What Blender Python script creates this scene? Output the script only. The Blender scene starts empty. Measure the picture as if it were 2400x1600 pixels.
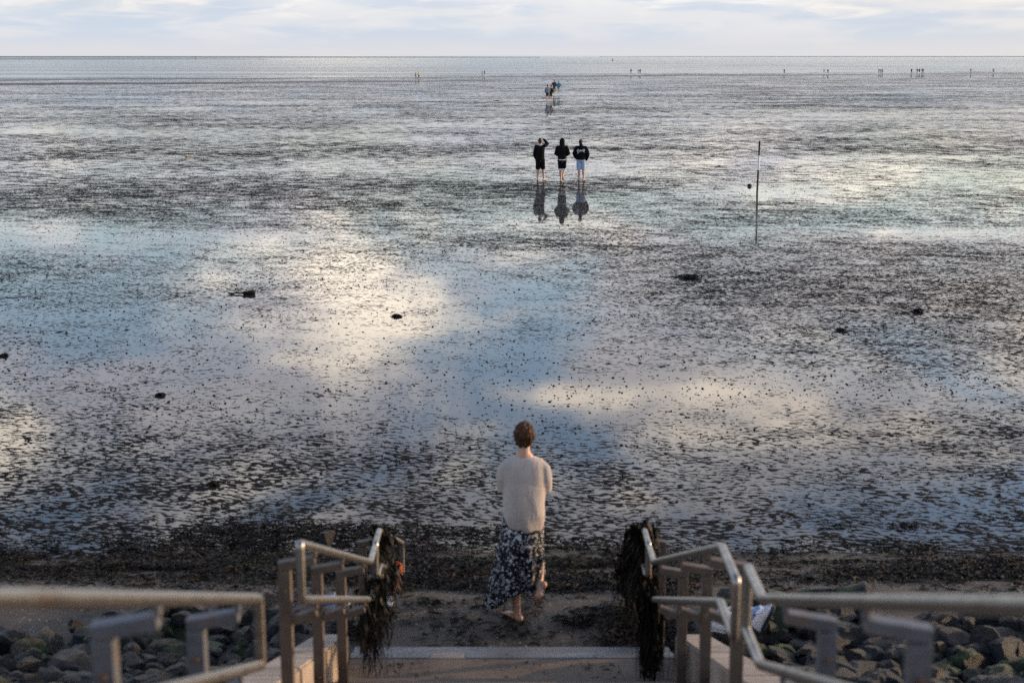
import bpy, bmesh, math, random
import numpy as np
from mathutils import Vector, Matrix, noise as mnoise

random.seed(7)
rng = np.random.default_rng(11)
R = math.radians
scene = bpy.context.scene
C = scene.collection

# ------------------------------------------------------------------ camera
CAM_Z = 4.53
PITCH = R(11.35)
FPX = 3333.3
cam_d = bpy.data.cameras.new('camera')
cam_d.sensor_width = 36
cam_d.lens = 50
cam_d.clip_start = 0.1
cam_d.clip_end = 60000
cam_d.dof.use_dof = True
cam_d.dof.focus_distance = 48
cam_d.dof.aperture_fstop = 2.4
cam = bpy.data.objects.new('camera', cam_d)
cam.location = (0, 0, CAM_Z)
cam.rotation_euler = (R(90) - PITCH, 0, 0)
C.objects.link(cam)
scene.camera = cam

# ------------------------------------------------------------------ world and sun
SUN_AZ = 76.0     # degrees clockwise from the view direction (+Y)
SUN_EL = 9.0
world = bpy.data.worlds.new('World')
scene.world = world
world.use_nodes = True


class NT:
    """small helper for building node trees"""
    def __init__(s, tree):
        s.t = tree
        s.n = tree.nodes
        s.l = tree.links

    def node(s, kind, **kw):
        nd = s.n.new(kind)
        for k, v in kw.items():
            setattr(nd, k, v)
        return nd

    def put(s, sock, v):
        if v is None:
            return
        if hasattr(v, 'links') or isinstance(v, bpy.types.NodeSocket):
            s.l.new(v, sock)
        else:
            sock.default_value = v

    def m(s, op, a, b=None, c=None, clamp=False):
        nd = s.node('ShaderNodeMath', operation=op, use_clamp=clamp)
        s.put(nd.inputs[0], a)
        s.put(nd.inputs[1], b)
        s.put(nd.inputs[2], c)
        return nd.outputs[0]

    def vm(s, op, a, b=None):
        nd = s.node('ShaderNodeVectorMath', operation=op)
        s.put(nd.inputs[0], a)
        s.put(nd.inputs[1], b)
        return nd.outputs[0]

    def mix(s, f, a, b, blend='MIX'):
        nd = s.node('ShaderNodeMix', data_type='RGBA', blend_type=blend)
        s.put(nd.inputs[0], f)
        s.put(nd.inputs[6], a)
        s.put(nd.inputs[7], b)
        return nd.outputs[2]

    def ramp(s, f, lo, hi, smooth=True, a=0.0, b=1.0):
        nd = s.node('ShaderNodeMapRange', interpolation_type='SMOOTHSTEP' if smooth else 'LINEAR')
        s.put(nd.inputs[0], f)
        s.put(nd.inputs[1], lo)
        s.put(nd.inputs[2], hi)
        s.put(nd.inputs[3], a)
        s.put(nd.inputs[4], b)
        return nd.outputs[0]

    def noise(s, vec, scale, detail=3.0, rough=0.5, dist=0.0, col=False):
        nd = s.node('ShaderNodeTexNoise')
        s.put(nd.inputs['Vector'], vec)
        s.put(nd.inputs['Scale'], scale)
        s.put(nd.inputs['Detail'], detail)
        s.put(nd.inputs['Roughness'], rough)
        s.put(nd.inputs['Distortion'], dist)
        return nd.outputs['Color' if col else 'Fac']

    def sep(s, v):
        nd = s.node('ShaderNodeSeparateXYZ')
        s.put(nd.inputs[0], v)
        return nd.outputs

    def comb(s, x, y, z):
        nd = s.node('ShaderNodeCombineXYZ')
        for i, v in enumerate((x, y, z)):
            s.put(nd.inputs[i], v)
        return nd.outputs[0]


def build_world():
    world.node_tree.nodes.clear()
    t = NT(world.node_tree)
    out = t.node('ShaderNodeOutputWorld')
    bg = t.node('ShaderNodeBackground')
    sky = t.node('ShaderNodeTexSky', sky_type='NISHITA')
    sky.sun_disc = False
    sky.sun_elevation = R(SUN_EL)
    sky.sun_rotation = R(SUN_AZ)
    sky.altitude = 0
    sky.air_density = 1.0
    sky.dust_density = 1.2
    sky.ozone_density = 1.6
    d = t.node('ShaderNodeTexCoord').outputs['Generated']
    d = t.vm('NORMALIZE', d)
    x, y, z = t.sep(d)
    el = t.m('MULTIPLY', t.m('ARCSINE', z), 57.29578)
    az = t.m('MULTIPLY', t.m('ARCTAN2', x, y), 57.29578)
    # clouds live on a layer: flattened towards the horizon
    zc = t.m('MAXIMUM', z, 0.0)
    dv = t.comb(x, y, t.m('MULTIPLY', zc, 2.6))
    n1 = t.noise(dv, 5.2, 7.0, 0.60, 0.5)
    n2 = t.noise(t.vm('ADD', dv, (3.7, 1.2, 0.4)), 9.0, 5.0, 0.55, 0.5)

    def blob(a, e, ra, re):
        u = t.m('POWER', t.m('DIVIDE', t.m('SUBTRACT', az, a), ra), 2.0)
        v = t.m('POWER', t.m('DIVIDE', t.m('SUBTRACT', el, e), re), 2.0)
        return t.m('EXPONENT', t.m('MULTIPLY', t.m('ADD', u, v), -1.0))

    cov = t.m('ADD', t.m('MULTIPLY', t.m('SUBTRACT', n1, 0.5), 1.7), 0.5)
    # gaps of blue and the banks of cloud whose reflections lie on the flat
    for a, e, ra, re, amt in BLOBS:
        cov = t.m('ADD', cov, t.m('MULTIPLY', blob(a, e, ra, re), amt))
    # the layer thins out towards the zenith
    cov = t.m('SUBTRACT', cov, t.ramp(el, 18.0, 50.0, True, 0.0, 0.34))
    mask = t.ramp(cov, 0.25, 0.73)
    lit = t.m('ADD', t.m('MULTIPLY', t.m('SUBTRACT', n2, 0.5), 1.5), 0.5)
    for a, e, ra, re, amt in LIT:
        lit = t.m('ADD', lit, t.m('MULTIPLY', blob(a, e, ra, re), amt))
    lit = t.ramp(lit, 0.36, 0.90)
    # sunward side of the sky is warmer and brighter (forward scattering in thin cloud)
    s = Vector((math.sin(R(SUN_AZ)) * math.cos(R(SUN_EL)), math.cos(R(SUN_AZ)) * math.cos(R(SUN_EL)), math.sin(R(SUN_EL))))
    nd = t.node('ShaderNodeVectorMath', operation='DOT_PRODUCT')
    t.put(nd.inputs[0], d)
    nd.inputs[1].default_value = s
    sunward = t.ramp(nd.outputs['Value'], -0.3, 1.0)
    shade = t.mix(sunward, CL_SHADE_COOL, CL_SHADE_WARM)
    bright = t.mix(sunward, CL_LIT_COOL, CL_LIT_WARM)
    cloud = t.mix(lit, shade, bright)
    # clouds above the view are darkened to dim the foreground; low ones stay bright
    cloud = t.mix(t.ramp(el, 17.0, 48.0), cloud, t.mix(1.0, cloud, (0.42, 0.43, 0.46, 1), 'MULTIPLY'))
    blue = t.mix(1.0, sky.outputs[0], SKY_GAIN, 'MULTIPLY')
    col = t.mix(mask, blue, cloud)
    # thick air low over the sea
    dh = t.comb(t.m('MULTIPLY', x, 9.0), t.m('MULTIPLY', y, 9.0), t.m('MULTIPLY', zc, 62.0))
    band = t.noise(dh, 1.0, 5.0, 0.55, 0.4)
    hz = t.mix(t.ramp(band, 0.40, 0.60), HZ_A, HZ_B)
    hz = t.mix(t.m('MULTIPLY', t.ramp(t.noise(dh, 1.7, 6.0, 0.6, 0.8), 0.48, 0.72), t.ramp(el, 0.7, 2.0)), hz, HZ_C)
    hz = t.mix(t.ramp(el, 0.0, 1.2), HZ_D, hz)
    hz = t.mix(t.ramp(az, 4.0, 40.0), hz, t.mix(1.0, hz, (1.16, 1.05, 0.94, 1), 'MULTIPLY'))
    col = t.mix(t.ramp(el, 1.2, 6.5), hz, col)
    bg.inputs[1].default_value = 0.1
    t.l.new(col, bg.inputs[0])
    t.l.new(bg.outputs[0], out.inputs[0])


# radiances are ten times the picture's linear values (background strength 0.1)
BLOBS = [(0.5, 14.6, 5.5, 2.2, -0.18), (-19.5, 9.0, 2.4, 1.8, -0.16), (1.4, 10.5, 1.8, 2.0, -0.16),
         (-6.8, 10.2, 3.2, 2.2, 0.24), (13.0, 13.0, 8.0, 1.8, 0.12), (12.0, 9.0, 8.0, 2.2, 0.16),
         (-13.0, 13.5, 5.0, 2.0, 0.16), (2.0, 13.5, 2.6, 0.45, 0.30), (0.0, 18.5, 7.0, 2.0, -0.08), (-20.5, 14.8, 2.0, 2.0, 0.3)]
LIT = [(-6.3, 10.2, 3.0, 2.2, 0.42), (13.0, 12.8, 8.0, 1.3, 0.02), (12.0, 9.0, 8.0, 2.0, -0.22),
       (-13.0, 13.5, 5.0, 2.5, -0.22), (-20.5, 14.8, 1.8, 1.8, 0.45), (18.0, 5.0, 7.0, 2.0, 0.25), (2.0, 13.5, 2.6, 0.5, 0.2)]
CL_SHADE_COOL = (9.7, 9.8, 11.2, 1)
CL_SHADE_WARM = (13.4, 12.3, 11.5, 1)
CL_LIT_COOL = (25.0, 22.5, 19.0, 1)
CL_LIT_WARM = (30.0, 25.0, 19.5, 1)
SKY_GAIN = (3.6, 3.5, 3.9, 1)
HZ_A = (5.7, 6.4, 7.4, 1)
HZ_B = (7.2, 7.3, 7.6, 1)
HZ_C = (8.7, 8.4, 8.0, 1)
HZ_D = (6.7, 6.7, 7.0, 1)
build_world()

sun_d = bpy.data.lights.new('sun', 'SUN')
sun_d.energy = 4.2
sun_d.angle = R(0.6)
sun_d.color = (1.0, 0.70, 0.42)
sun = bpy.data.objects.new('sun', sun_d)
sun.rotation_euler = (R(90 - SUN_EL), 0, R(180 - SUN_AZ))
sun.location = (30, 8, 12)
C.objects.link(sun)

vs = scene.view_settings
vs.view_transform = 'Standard'
vs.look = 'None'
vs.exposure = 0.12
vs.gamma = 1
vs.use_curve_mapping = False
scene.render.engine = 'CYCLES'
scene.cycles.use_denoising = False
scene.cycles.max_bounces = 6
scene.cycles.sample_clamp_indirect = 4.0


# ------------------------------------------------------------------ helpers
def at(px, py, z):
    """point on the level z that the photograph shows at (px, py)"""
    v = (py - 800) / FPX
    u = (px - 1200) / FPX
    D = (CAM_Z - z) / (math.sin(PITCH) + v * math.cos(PITCH))
    return Vector((u * D, D * (math.cos(PITCH) - v * math.sin(PITCH)), z))


def tag(o, label=None, cat=None, group=None, kind=None):
    if label:
        o['label'] = label
    if cat:
        o['category'] = cat
    if group:
        o['group'] = group
    if kind:
        o['kind'] = kind
    return o


def empty(name, loc, label, cat, group=None, rz=0):
    o = bpy.data.objects.new(name, None)
    o.empty_display_size = 0.1
    o.location = loc
    o.rotation_euler = (0, 0, rz)
    C.objects.link(o)
    return tag(o, label, cat, group)


def link(name, me, mat=None, parent=None):
    o = bpy.data.objects.new(name, me)
    if mat is not None and not me.materials:
        me.materials.append(mat)
    C.objects.link(o)
    if parent is not None:
        o.parent = parent
    return o


def from_bm(name, bm, mat=None, parent=None, smooth=False):
    me = bpy.data.meshes.new(name)
    if smooth:
        for f in bm.faces:
            f.smooth = True
    bm.to_mesh(me)
    bm.free()
    return link(name, me, mat, parent)


def np_mesh(name, verts, quads, smooth=True):
    """fast mesh from numpy arrays; quads is (n, 3) or (n, 4)"""
    me = bpy.data.meshes.new(name)
    k = quads.shape[1]
    me.vertices.add(len(verts))
    me.vertices.foreach_set('co', np.ascontiguousarray(verts, dtype=np.float32).ravel())
    me.loops.add(quads.size)
    me.loops.foreach_set('vertex_index', np.ascontiguousarray(quads, dtype=np.int32).ravel())
    me.polygons.add(len(quads))
    me.polygons.foreach_set('loop_start', np.arange(0, quads.size, k, dtype=np.int32))
    me.polygons.foreach_set('loop_total', np.full(len(quads), k, dtype=np.int32))
    me.polygons.foreach_set('use_smooth', np.full(len(quads), smooth, dtype=bool))
    me.update(calc_edges=True)
    return me


def grid_quads(nr, nc):
    i = np.arange(nr * nc).reshape(nr, nc)
    return np.stack([i[:-1, :-1], i[:-1, 1:], i[1:, 1:], i[1:, :-1]], -1).reshape(-1, 4)


def vnoise(x, y, seed=0):
    xi = np.floor(x).astype(np.int64)
    yi = np.floor(y).astype(np.int64)
    fx = x - xi
    fy = y - yi
    fx = fx * fx * (3 - 2 * fx)
    fy = fy * fy * (3 - 2 * fy)

    def h(a, b):
        n = (a * 374761393 + b * 668265263 + seed * 974711) & 0xffffffff
        n = ((n ^ (n >> 13)) * 1274126177) & 0xffffffff
        n = n ^ (n >> 16)
        return (n & 0xffff) / 65535.0
    a = h(xi, yi)
    b = h(xi + 1, yi)
    c = h(xi, yi + 1)
    e = h(xi + 1, yi + 1)
    return (a * (1 - fx) + b * fx) * (1 - fy) + (c * (1 - fx) + e * fx) * fy


def fbm(x, y, octs=4, seed=0, gain=0.5):
    s = 0
    a = 1
    n = 0
    for o in range(octs):
        s = s + a * vnoise(x * 2 ** o, y * 2 ** o, seed + o * 17)
        n += a
        a *= gain
    return s / n


def sstep(a, b, x):
    t = np.clip((x - a) / (b - a), 0, 1)
    return t * t * (3 - 2 * t)


def box(bm, cx, cy, cz, sx, sy, sz, rot=None, bev=0.0):
    m = Matrix.Translation((cx, cy, cz))
    if rot is not None:
        m = m @ rot
    m = m @ Matrix.Diagonal((sx, sy, sz, 1))
    g = bmesh.ops.create_cube(bm, size=1, matrix=m)
    if bev > 0:
        es = list({e for v in g['verts'] for e in v.link_edges})
        bmesh.ops.bevel(bm, geom=es, offset=bev, segments=2, affect='EDGES', profile=0.6)
    return g


def tube(bm, pts, radii, n=12, ref=Vector((0, 1, 0)), caps=True, dome=True):
    """tapered tube through pts; radii scalars or (side, ref) pairs"""
    pts = [Vector(p) for p in pts]
    rr = [(r, r) if not isinstance(r, (tuple, list)) else r for r in radii]
    rings = []
    N = len(pts)
    tans = []
    for i in range(N):
        tn = (pts[min(i + 1, N - 1)] - pts[max(i - 1, 0)])
        tans.append(tn.normalized())
    seq = []
    if dome and caps:
        for k in (0.0, 0.5, 0.87):
            pass
    for i in range(N):
        seq.append((pts[i], tans[i], rr[i]))
    if dome and caps:
        a = (rr[0][0] + rr[0][1]) / 2
        b = (rr[-1][0] + rr[-1][1]) / 2
        pre = [(pts[0] - tans[0] * a * s, tans[0], (rr[0][0] * c, rr[0][1] * c)) for s, c in ((0.92, 0.39), (0.62, 0.78), (0.3, 0.95))]
        post = [(pts[-1] + tans[-1] * b * s, tans[-1], (rr[-1][0] * c, rr[-1][1] * c)) for s, c in ((0.3, 0.95), (0.62, 0.78), (0.92, 0.39))]
        seq = pre + seq + post
    for p, tn, (ra, rb) in seq:
        rf = ref if abs(tn.dot(ref)) < 0.97 else Vector((0, 0, 1))
        side = tn.cross(rf).normalized()
        up = side.cross(tn).normalized()
        ring = []
        for k in range(n):
            a = 2 * math.pi * k / n
            ring.append(bm.verts.new(p + side * (math.cos(a) * ra) + up * (math.sin(a) * rb)))
        rings.append(ring)
    for a, b in zip(rings[:-1], rings[1:]):
        for k in range(n):
            bm.faces.new((a[k], a[(k + 1) % n], b[(k + 1) % n], b[k]))
    if caps:
        bm.faces.new(list(reversed(rings[0])))
        bm.faces.new(rings[-1])
    return rings


def ell(bm, c, rx, ry, rz, rot=None, sub=3):
    m = Matrix.Translation(c)
    if rot is not None:
        m = m @ rot
    m = m @ Matrix.Diagonal((rx, ry, rz, 1))
    return bmesh.ops.create_icosphere(bm, subdivisions=sub, radius=1, matrix=m)


def remesh(bm, voxel, smooth=4, name='m'):
    """fuse overlapping closed shapes into one continuous skin"""
    bmesh.ops.recalc_face_normals(bm, faces=bm.faces)
    me = bpy.data.meshes.new(name)
    bm.to_mesh(me)
    bm.free()
    o = bpy.data.objects.new('tmp', me)
    C.objects.link(o)
    md = o.modifiers.new('r', 'REMESH')
    md.mode = 'VOXEL'
    md.voxel_size = voxel
    md.use_smooth_shade = True
    if smooth:
        sm = o.modifiers.new('s', 'SMOOTH')
        sm.factor = 0.5
        sm.iterations = smooth
    dg = bpy.context.evaluated_depsgraph_get()
    new = bpy.data.meshes.new_from_object(o.evaluated_get(dg))
    new.name = name
    bpy.data.objects.remove(o)
    bpy.data.meshes.remove(me)
    for p in new.polygons:
        p.use_smooth = True
    return new


# ------------------------------------------------------------------ materials
def new_mat(name):
    m = bpy.data.materials.new(name)
    m.use_nodes = True
    t = NT(m.node_tree)
    b = t.n['Principled BSDF']
    return m, t, b


def obj_co(t):
    return t.node('ShaderNodeTexCoord').outputs['Object']


def geo_pos(t):
    return t.node('ShaderNodeNewGeometry').outputs['Position']


def bump(t, h, dist, strength=1.0, normal=None):
    nd = t.node('ShaderNodeBump')
    t.put(nd.inputs['Height'], h)
    t.put(nd.inputs['Distance'], dist)
    t.put(nd.inputs['Strength'], strength)
    if normal is not None:
        t.put(nd.inputs['Normal'], normal)
    return nd.outputs[0]


def simple(name, col, rough=0.7, scale=20, var=0.25, bmp=0.0, metal=0.0, spec=0.5, bscale=None, rnd=0.0):
    m, t, b = new_mat(name)
    v = obj_co(t)
    n = t.noise(v, scale, 4.0, 0.6)
    f = t.ramp(n, 0.25, 0.75, a=1 - var, b=1 + var)
    if rnd:
        oi = t.node('ShaderNodeObjectInfo').outputs['Random']
        f = t.m('MULTIPLY', f, t.ramp(oi, 0, 1, False, 1 - rnd, 1 + rnd))
    c = t.vm('MULTIPLY', (*col, ), t.comb(f, f, f)) if False else None
    mx = t.node('ShaderNodeVectorMath', operation='SCALE')
    mx.inputs[0].default_value = col
    t.put(mx.inputs['Scale'], f)
    t.l.new(mx.outputs[0], b.inputs['Base Color'])
    b.inputs['Roughness'].default_value = rough
    b.inputs['Metallic'].default_value = metal
    b.inputs['Specular IOR Level'].default_value = spec
    if bmp:
        t.l.new(bump(t, t.noise(v, bscale or scale * 2, 4.0, 0.6), bmp), b.inputs['Normal'])
    return m


def mat_mud():
    m, t, b = new_mat('wet_mud')
    p = geo_pos(t)
    x, y, z = t.sep(p)
    wet = t.node('ShaderNodeAttribute', attribute_name='wet').outputs['Fac']
    # ripples run roughly across the view, bent by slow warping
    warp = t.noise(t.comb(t.m('MULTIPLY', x, 0.5), t.m('MULTIPLY', y, 0.5), 0), 1.0, 2.0, 0.5)
    yy = t.m('ADD', t.m('ADD', y, t.m('MULTIPLY', x, 0.16)), t.m('MULTIPLY', warp, 0.5))
    rip = t.noise(t.comb(t.m('MULTIPLY', x, 9.0), t.m('MULTIPLY', yy, 18.5), 0), 1.0, 2.0, 0.5, 0.6)
    patch = t.noise(t.comb(t.m('MULTIPLY', x, 1.3), t.m('MULTIPLY', yy, 1.9), 3.1), 1.0, 6.0, 0.66, 0.4)
    broad = t.noise(t.comb(t.m('MULTIPLY', x, 0.045), t.m('MULTIPLY', y, 0.10), 7.7), 1.0, 6.0, 0.62, 0.3)
    # the outer flat is smoother: fewer ripples, broader low banks
    outer = t.ramp(y, 25.0, 80.0)
    kr = t.ramp(outer, 0, 1, False, 2.1, 1.1)
    kp = t.ramp(outer, 0, 1, False, 1.05, 1.7)
    h = t.m('ADD', t.m('MULTIPLY', t.m('SUBTRACT', rip, 0.5), kr), t.m('MULTIPLY', t.m('SUBTRACT', patch, 0.5), kp))
    h = t.m('ADD', h, t.m('MULTIPLY', t.m('SUBTRACT', broad, 0.5), 0.5))
    h = t.m('SUBTRACT', h, wet)
    mud = t.ramp(h, -0.01, 0.06)
    fine = t.noise(p, 46.0, 3.0, 0.6)
    hh = t.m('MAXIMUM', h, 0.0)
    tone = t.noise(t.comb(t.m('MULTIPLY', x, 0.6), t.m('MULTIPLY', y, 1.0), 0), 1.0, 4.0, 0.6)
    col = t.mix(tone, (0.007, 0.0065, 0.0075, 1), (0.016, 0.014, 0.014, 1))
    col = t.mix(mud, (0.022, 0.021, 0.023, 1), col)
    t.l.new(col, b.inputs['Base Color'])
    b.inputs['IOR'].default_value = 1.33
    t.l.new(t.ramp(mud, 0, 1, False, 0.03, 0.75), b.inputs['Roughness'])
    t.l.new(t.ramp(mud, 0, 1, False, 0.5, 0.07), b.inputs['Specular IOR Level'])
    ht = t.m('ADD', t.m('MULTIPLY', hh, 0.055), t.m('MULTIPLY', t.m('MULTIPLY', fine, mud), 0.006))
    # a breath of wind on the water film
    wv = t.noise(t.comb(t.m('MULTIPLY', x, 5.0), t.m('MULTIPLY', y, 9.0), 1.0), 1.0, 2.0, 0.5)
    ht = t.m('ADD', ht, t.m('MULTIPLY', wv, 0.0002))
    t.l.new(bump(t, ht, 1.0), b.inputs['Normal'])
    return m


def mat_sand():
    m, t, b = new_mat('beach_sand')
    p = geo_pos(t)
    n = t.noise(p, 1.3, 5.0, 0.62)
    g = t.noise(p, 60.0, 3.0, 0.7)
    col = t.mix(t.ramp(n, 0.3, 0.7), (0.034, 0.025, 0.018, 1), (0.085, 0.063, 0.044, 1))
    col = t.mix(t.ramp(g, 0.55, 0.75), col, (0.03, 0.025, 0.02, 1))
    # shell grit
    v = t.node('ShaderNodeTexVoronoi', feature='F1')
    t.put(v.inputs['Vector'], p)
    v.inputs['Scale'].default_value = 28
    grit = t.m('MULTIPLY', t.ramp(v.outputs['Distance'], 0.24, 0.16), t.ramp(t.noise(p, 2.2, 3.0), 0.45, 0.62))
    wn = t.sep(v.outputs['Color'])[0]
    grit = t.m('MULTIPLY', grit, t.ramp(wn, 0.72, 0.8))
    col = t.mix(grit, col, (0.42, 0.38, 0.33, 1))
    t.l.new(col, b.inputs['Base Color'])
    b.inputs['Roughness'].default_value = 0.7
    b.inputs['Specular IOR Level'].default_value = 0.35
    t.l.new(bump(t, t.m('ADD', g, t.m('MULTIPLY', n, 2.0)), 0.02), b.inputs['Normal'])
    return m


def mat_sea():
    m, t, b = new_mat('sea_water')
    p = geo_pos(t)
    x, y, z = t.sep(p)
    n1 = t.noise(t.comb(t.m('MULTIPLY', x, 0.10), t.m('MULTIPLY', y, 0.22), 0), 1.0, 4.0, 0.6)
    n2 = t.noise(t.comb(t.m('MULTIPLY', x, 0.9), t.m('MULTIPLY', y, 1.8), 0), 1.0, 4.0, 0.6)
    gust = t.ramp(t.noise(t.comb(t.m('MULTIPLY', x, 0.004), t.m('MULTIPLY', y, 0.02), 5.0), 1.0, 3.0, 0.6), 0.35, 0.65, True, 0.35, 1.7)
    h = t.m('MULTIPLY', gust, t.m('ADD', t.m('MULTIPLY', n1, 1.6), t.m('MULTIPLY', n2, 0.4)))
    b.inputs['Specular IOR Level'].default_value = 0.36
    b.inputs['Base Color'].default_value = (0.035, 0.05, 0.06, 1)
    b.inputs['Roughness'].default_value = 0.16
    b.inputs['IOR'].default_value = 1.33
    t.l.new(bump(t, h, 1.0), b.inputs['Normal'])
    return m


def mat_steel(name, base, rough, metal=1.0):
    m, t, b = new_mat(name)
    v = obj_co(t)
    n = t.noise(v, 14.0, 5.0, 0.65)
    n2 = t.noise(v, 90.0, 3.0, 0.6)
    f = t.ramp(t.m('ADD', t.m('MULTIPLY', n, 0.7), t.m('MULTIPLY', n2, 0.3)), 0.3, 0.7)
    a = (*[c * 0.72 for c in base], 1)
    c = (*[min(1, c * 1.15) for c in base], 1)
    col = t.mix(f, a, c)
    rust = t.ramp(t.noise(v, 5.0, 6.0, 0.7), 0.54, 0.70)
    col = t.mix(t.m('MULTIPLY', rust, 0.55), col, (0.16, 0.09, 0.045, 1))
    t.l.new(col, b.inputs['Base Color'])
    t.l.new(t.ramp(f, 0, 1, False, rough + 0.12, rough - 0.05), b.inputs['Roughness'])
    b.inputs['Metallic'].default_value = metal
    t.l.new(bump(t, n2, 0.0015), b.inputs['Normal'])
    return m


def mat_concrete(name, c1, c2, rough=0.8):
    m, t, b = new_mat(name)
    p = geo_pos(t)
    n = t.noise(p, 2.4, 6.0, 0.65, 0.4)
    g = t.noise(p, 70.0, 3.0, 0.7)
    stain = t.noise(t.vm('MULTIPLY', p, (1.0, 1.0, 0.35)), 6.0, 5.0, 0.7)
    col = t.mix(t.ramp(n, 0.3, 0.7), (*c1, 1), (*c2, 1))
    col = t.mix(t.m('MULTIPLY', t.ramp(stain, 0.55, 0.75), 0.55), col, (c1[0] * 0.45, c1[1] * 0.43, c1[2] * 0.40, 1))
    col = t.mix(t.m('MULTIPLY', t.ramp(g, 0.6, 0.8), 0.5), col, (c1[0] * 0.5, c1[1] * 0.5, c1[2] * 0.5, 1))
    t.l.new(col, b.inputs['Base Color'])
    b.inputs['Roughness'].default_value = rough
    t.l.new(bump(t, t.m('ADD', g, n), 0.006), b.inputs['Normal'])
    return m


def mat_rock():
    m, t, b = new_mat('boulder_rock')
    v = obj_co(t)
    oi = t.node('ShaderNodeObjectInfo').outputs['Random']
    off = t.comb(t.m('MULTIPLY', oi, 37.0), t.m('MULTIPLY', oi, 11.0), t.m('MULTIPLY', oi, 5.0))
    v2 = t.vm('ADD', v, off)
    n = t.noise(v2, 5.0, 6.0, 0.68, 0.6)
    g = t.noise(v2, 40.0, 4.0, 0.7)
    c1 = t.mix(t.ramp(oi, 0.0, 0.6), (0.007, 0.0075, 0.010, 1), (0.022, 0.019, 0.016, 1))
    c2 = t.mix(t.ramp(oi, 0.3, 1.0), (0.032, 0.033, 0.038, 1), (0.15, 0.12, 0.09, 1))
    col = t.mix(t.ramp(n, 0.35, 0.7), c1, c2)
    nz = t.sep(t.node('ShaderNodeNewGeometry').outputs['Normal'])[2]
    wp = geo_pos(t)
    alg = t.m('MULTIPLY', t.ramp(t.noise(wp, 1.1, 4.0, 0.6), 0.53, 0.63), t.ramp(nz, 0.2, 0.8))
    col = t.mix(alg, col, (0.055, 0.085, 0.018, 1))
    t.l.new(col, b.inputs['Base Color'])
    b.inputs['Roughness'].default_value = 0.5
    b.inputs['Specular IOR Level'].default_value = 0.3
    t.l.new(bump(t, t.m('ADD', t.m('MULTIPLY', n, 2.0), g), 0.035), b.inputs['Normal'])
    return m


def mat_weed(name, c1, c2, rough=0.42, green=(0.010, 0.013, 0.003)):
    m, t, b = new_mat(name)
    p = geo_pos(t)
    n = t.noise(p, 7.0, 4.0, 0.65)
    col = t.mix(t.ramp(n, 0.35, 0.65), (*c1, 1), (*c2, 1))
    g = t.noise(p, 1.6, 3.0, 0.6)
    col = t.mix(t.ramp(g, 0.52, 0.66), col, (*green, 1))
    t.l.new(col, b.inputs['Base Color'])
    b.inputs['Roughness'].default_value = rough
    b.inputs['Specular IOR Level'].default_value = 0.15
    return m


def mat_skirt():
    m, t, b = new_mat('floral_cloth')
    v = obj_co(t)
    w = t.noise(v, 9.0, 2.0, 0.5, col=True)
    vv = t.vm('ADD', v, t.vm('MULTIPLY', w, (0.09, 0.09, 0.09)))
    vo = t.node('ShaderNodeTexVoronoi', feature='SMOOTH_F1')
    t.put(vo.inputs['Vector'], vv)
    vo.inputs['Scale'].default_value = 36
    vo.inputs['Smoothness'].default_value = 0.15
    a = t.ramp(vo.outputs['Distance'], 0.50, 0.40)
    n = t.noise(vv, 55.0, 3.0, 0.6, 1.2)
    leaf = t.m('MULTIPLY', a, t.ramp(n, 0.49, 0.56))
    big = t.ramp(t.noise(vv, 16.0, 2.0, 0.5), 0.63, 0.68)
    f = t.m('MAXIMUM', leaf, t.m('MULTIPLY', big, t.ramp(n, 0.40, 0.5)))
    col = t.mix(f, (0.005, 0.006, 0.010, 1), (0.55, 0.54, 0.52, 1))
    t.l.new(col, b.inputs['Base Color'])
    b.inputs['Roughness'].default_value = 0.75
    b.inputs['Specular IOR Level'].default_value = 0.2
    return m


def mat_knit(name, c):
    m, t, b = new_mat(name)
    v = obj_co(t)
    x, y, z = t.sep(v)
    wv = t.noise(t.vm('MULTIPLY', v, (1.0, 1.0, 0.5)), 160.0, 2.0, 0.5)
    n = t.noise(t.vm('MULTIPLY', v, (1.0, 1.0, 0.4)), 9.0, 4.0, 0.6, 0.4)
    col = t.mix(t.ramp(n, 0.3, 0.7), (*[k * 0.85 for k in c], 1), (*c, 1))
    t.l.new(col, b.inputs['Base Color'])
    b.inputs['Roughness'].default_value = 0.9
    b.inputs['Sheen Weight'].default_value = 0.3
    b.inputs['Specular IOR Level'].default_value = 0.15
    nrm = bump(t, n, 0.02)
    t.l.new(bump(t, wv, 0.0003, 1.0, nrm), b.inputs['Normal'])
    return m


def mat_hair(name, c1, c2):
    m, t, b = new_mat(name)
    v = obj_co(t)
    n = t.noise(t.vm('MULTIPLY', v, (1.0, 1.0, 0.25)), 70.0, 3.0, 0.6)
    t.l.new(t.mix(t.ramp(n, 0.35, 0.65), (*c1, 1), (*c2, 1)), b.inputs['Base Color'])
    b.inputs['Roughness'].default_value = 0.6
    b.inputs['Specular IOR Level'].default_value = 0.2
    t.l.new(bump(t, n, 0.006), b.inputs['Normal'])
    return m


def mat_skin(name, c):
    m, t, b = new_mat(name)
    v = obj_co(t)
    n = t.noise(v, 12.0, 3.0, 0.6)
    t.l.new(t.mix(n, (*[k * 0.85 for k in c], 1), (*[min(1, k * 1.12) for k in c], 1)), b.inputs['Base Color'])
    b.inputs['Roughness'].default_value = 0.5
    b.inputs['Subsurface Weight'].default_value = 0.08
    b.inputs['Subsurface Radius'].default_value = (0.02, 0.008, 0.004)
    return m


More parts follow.
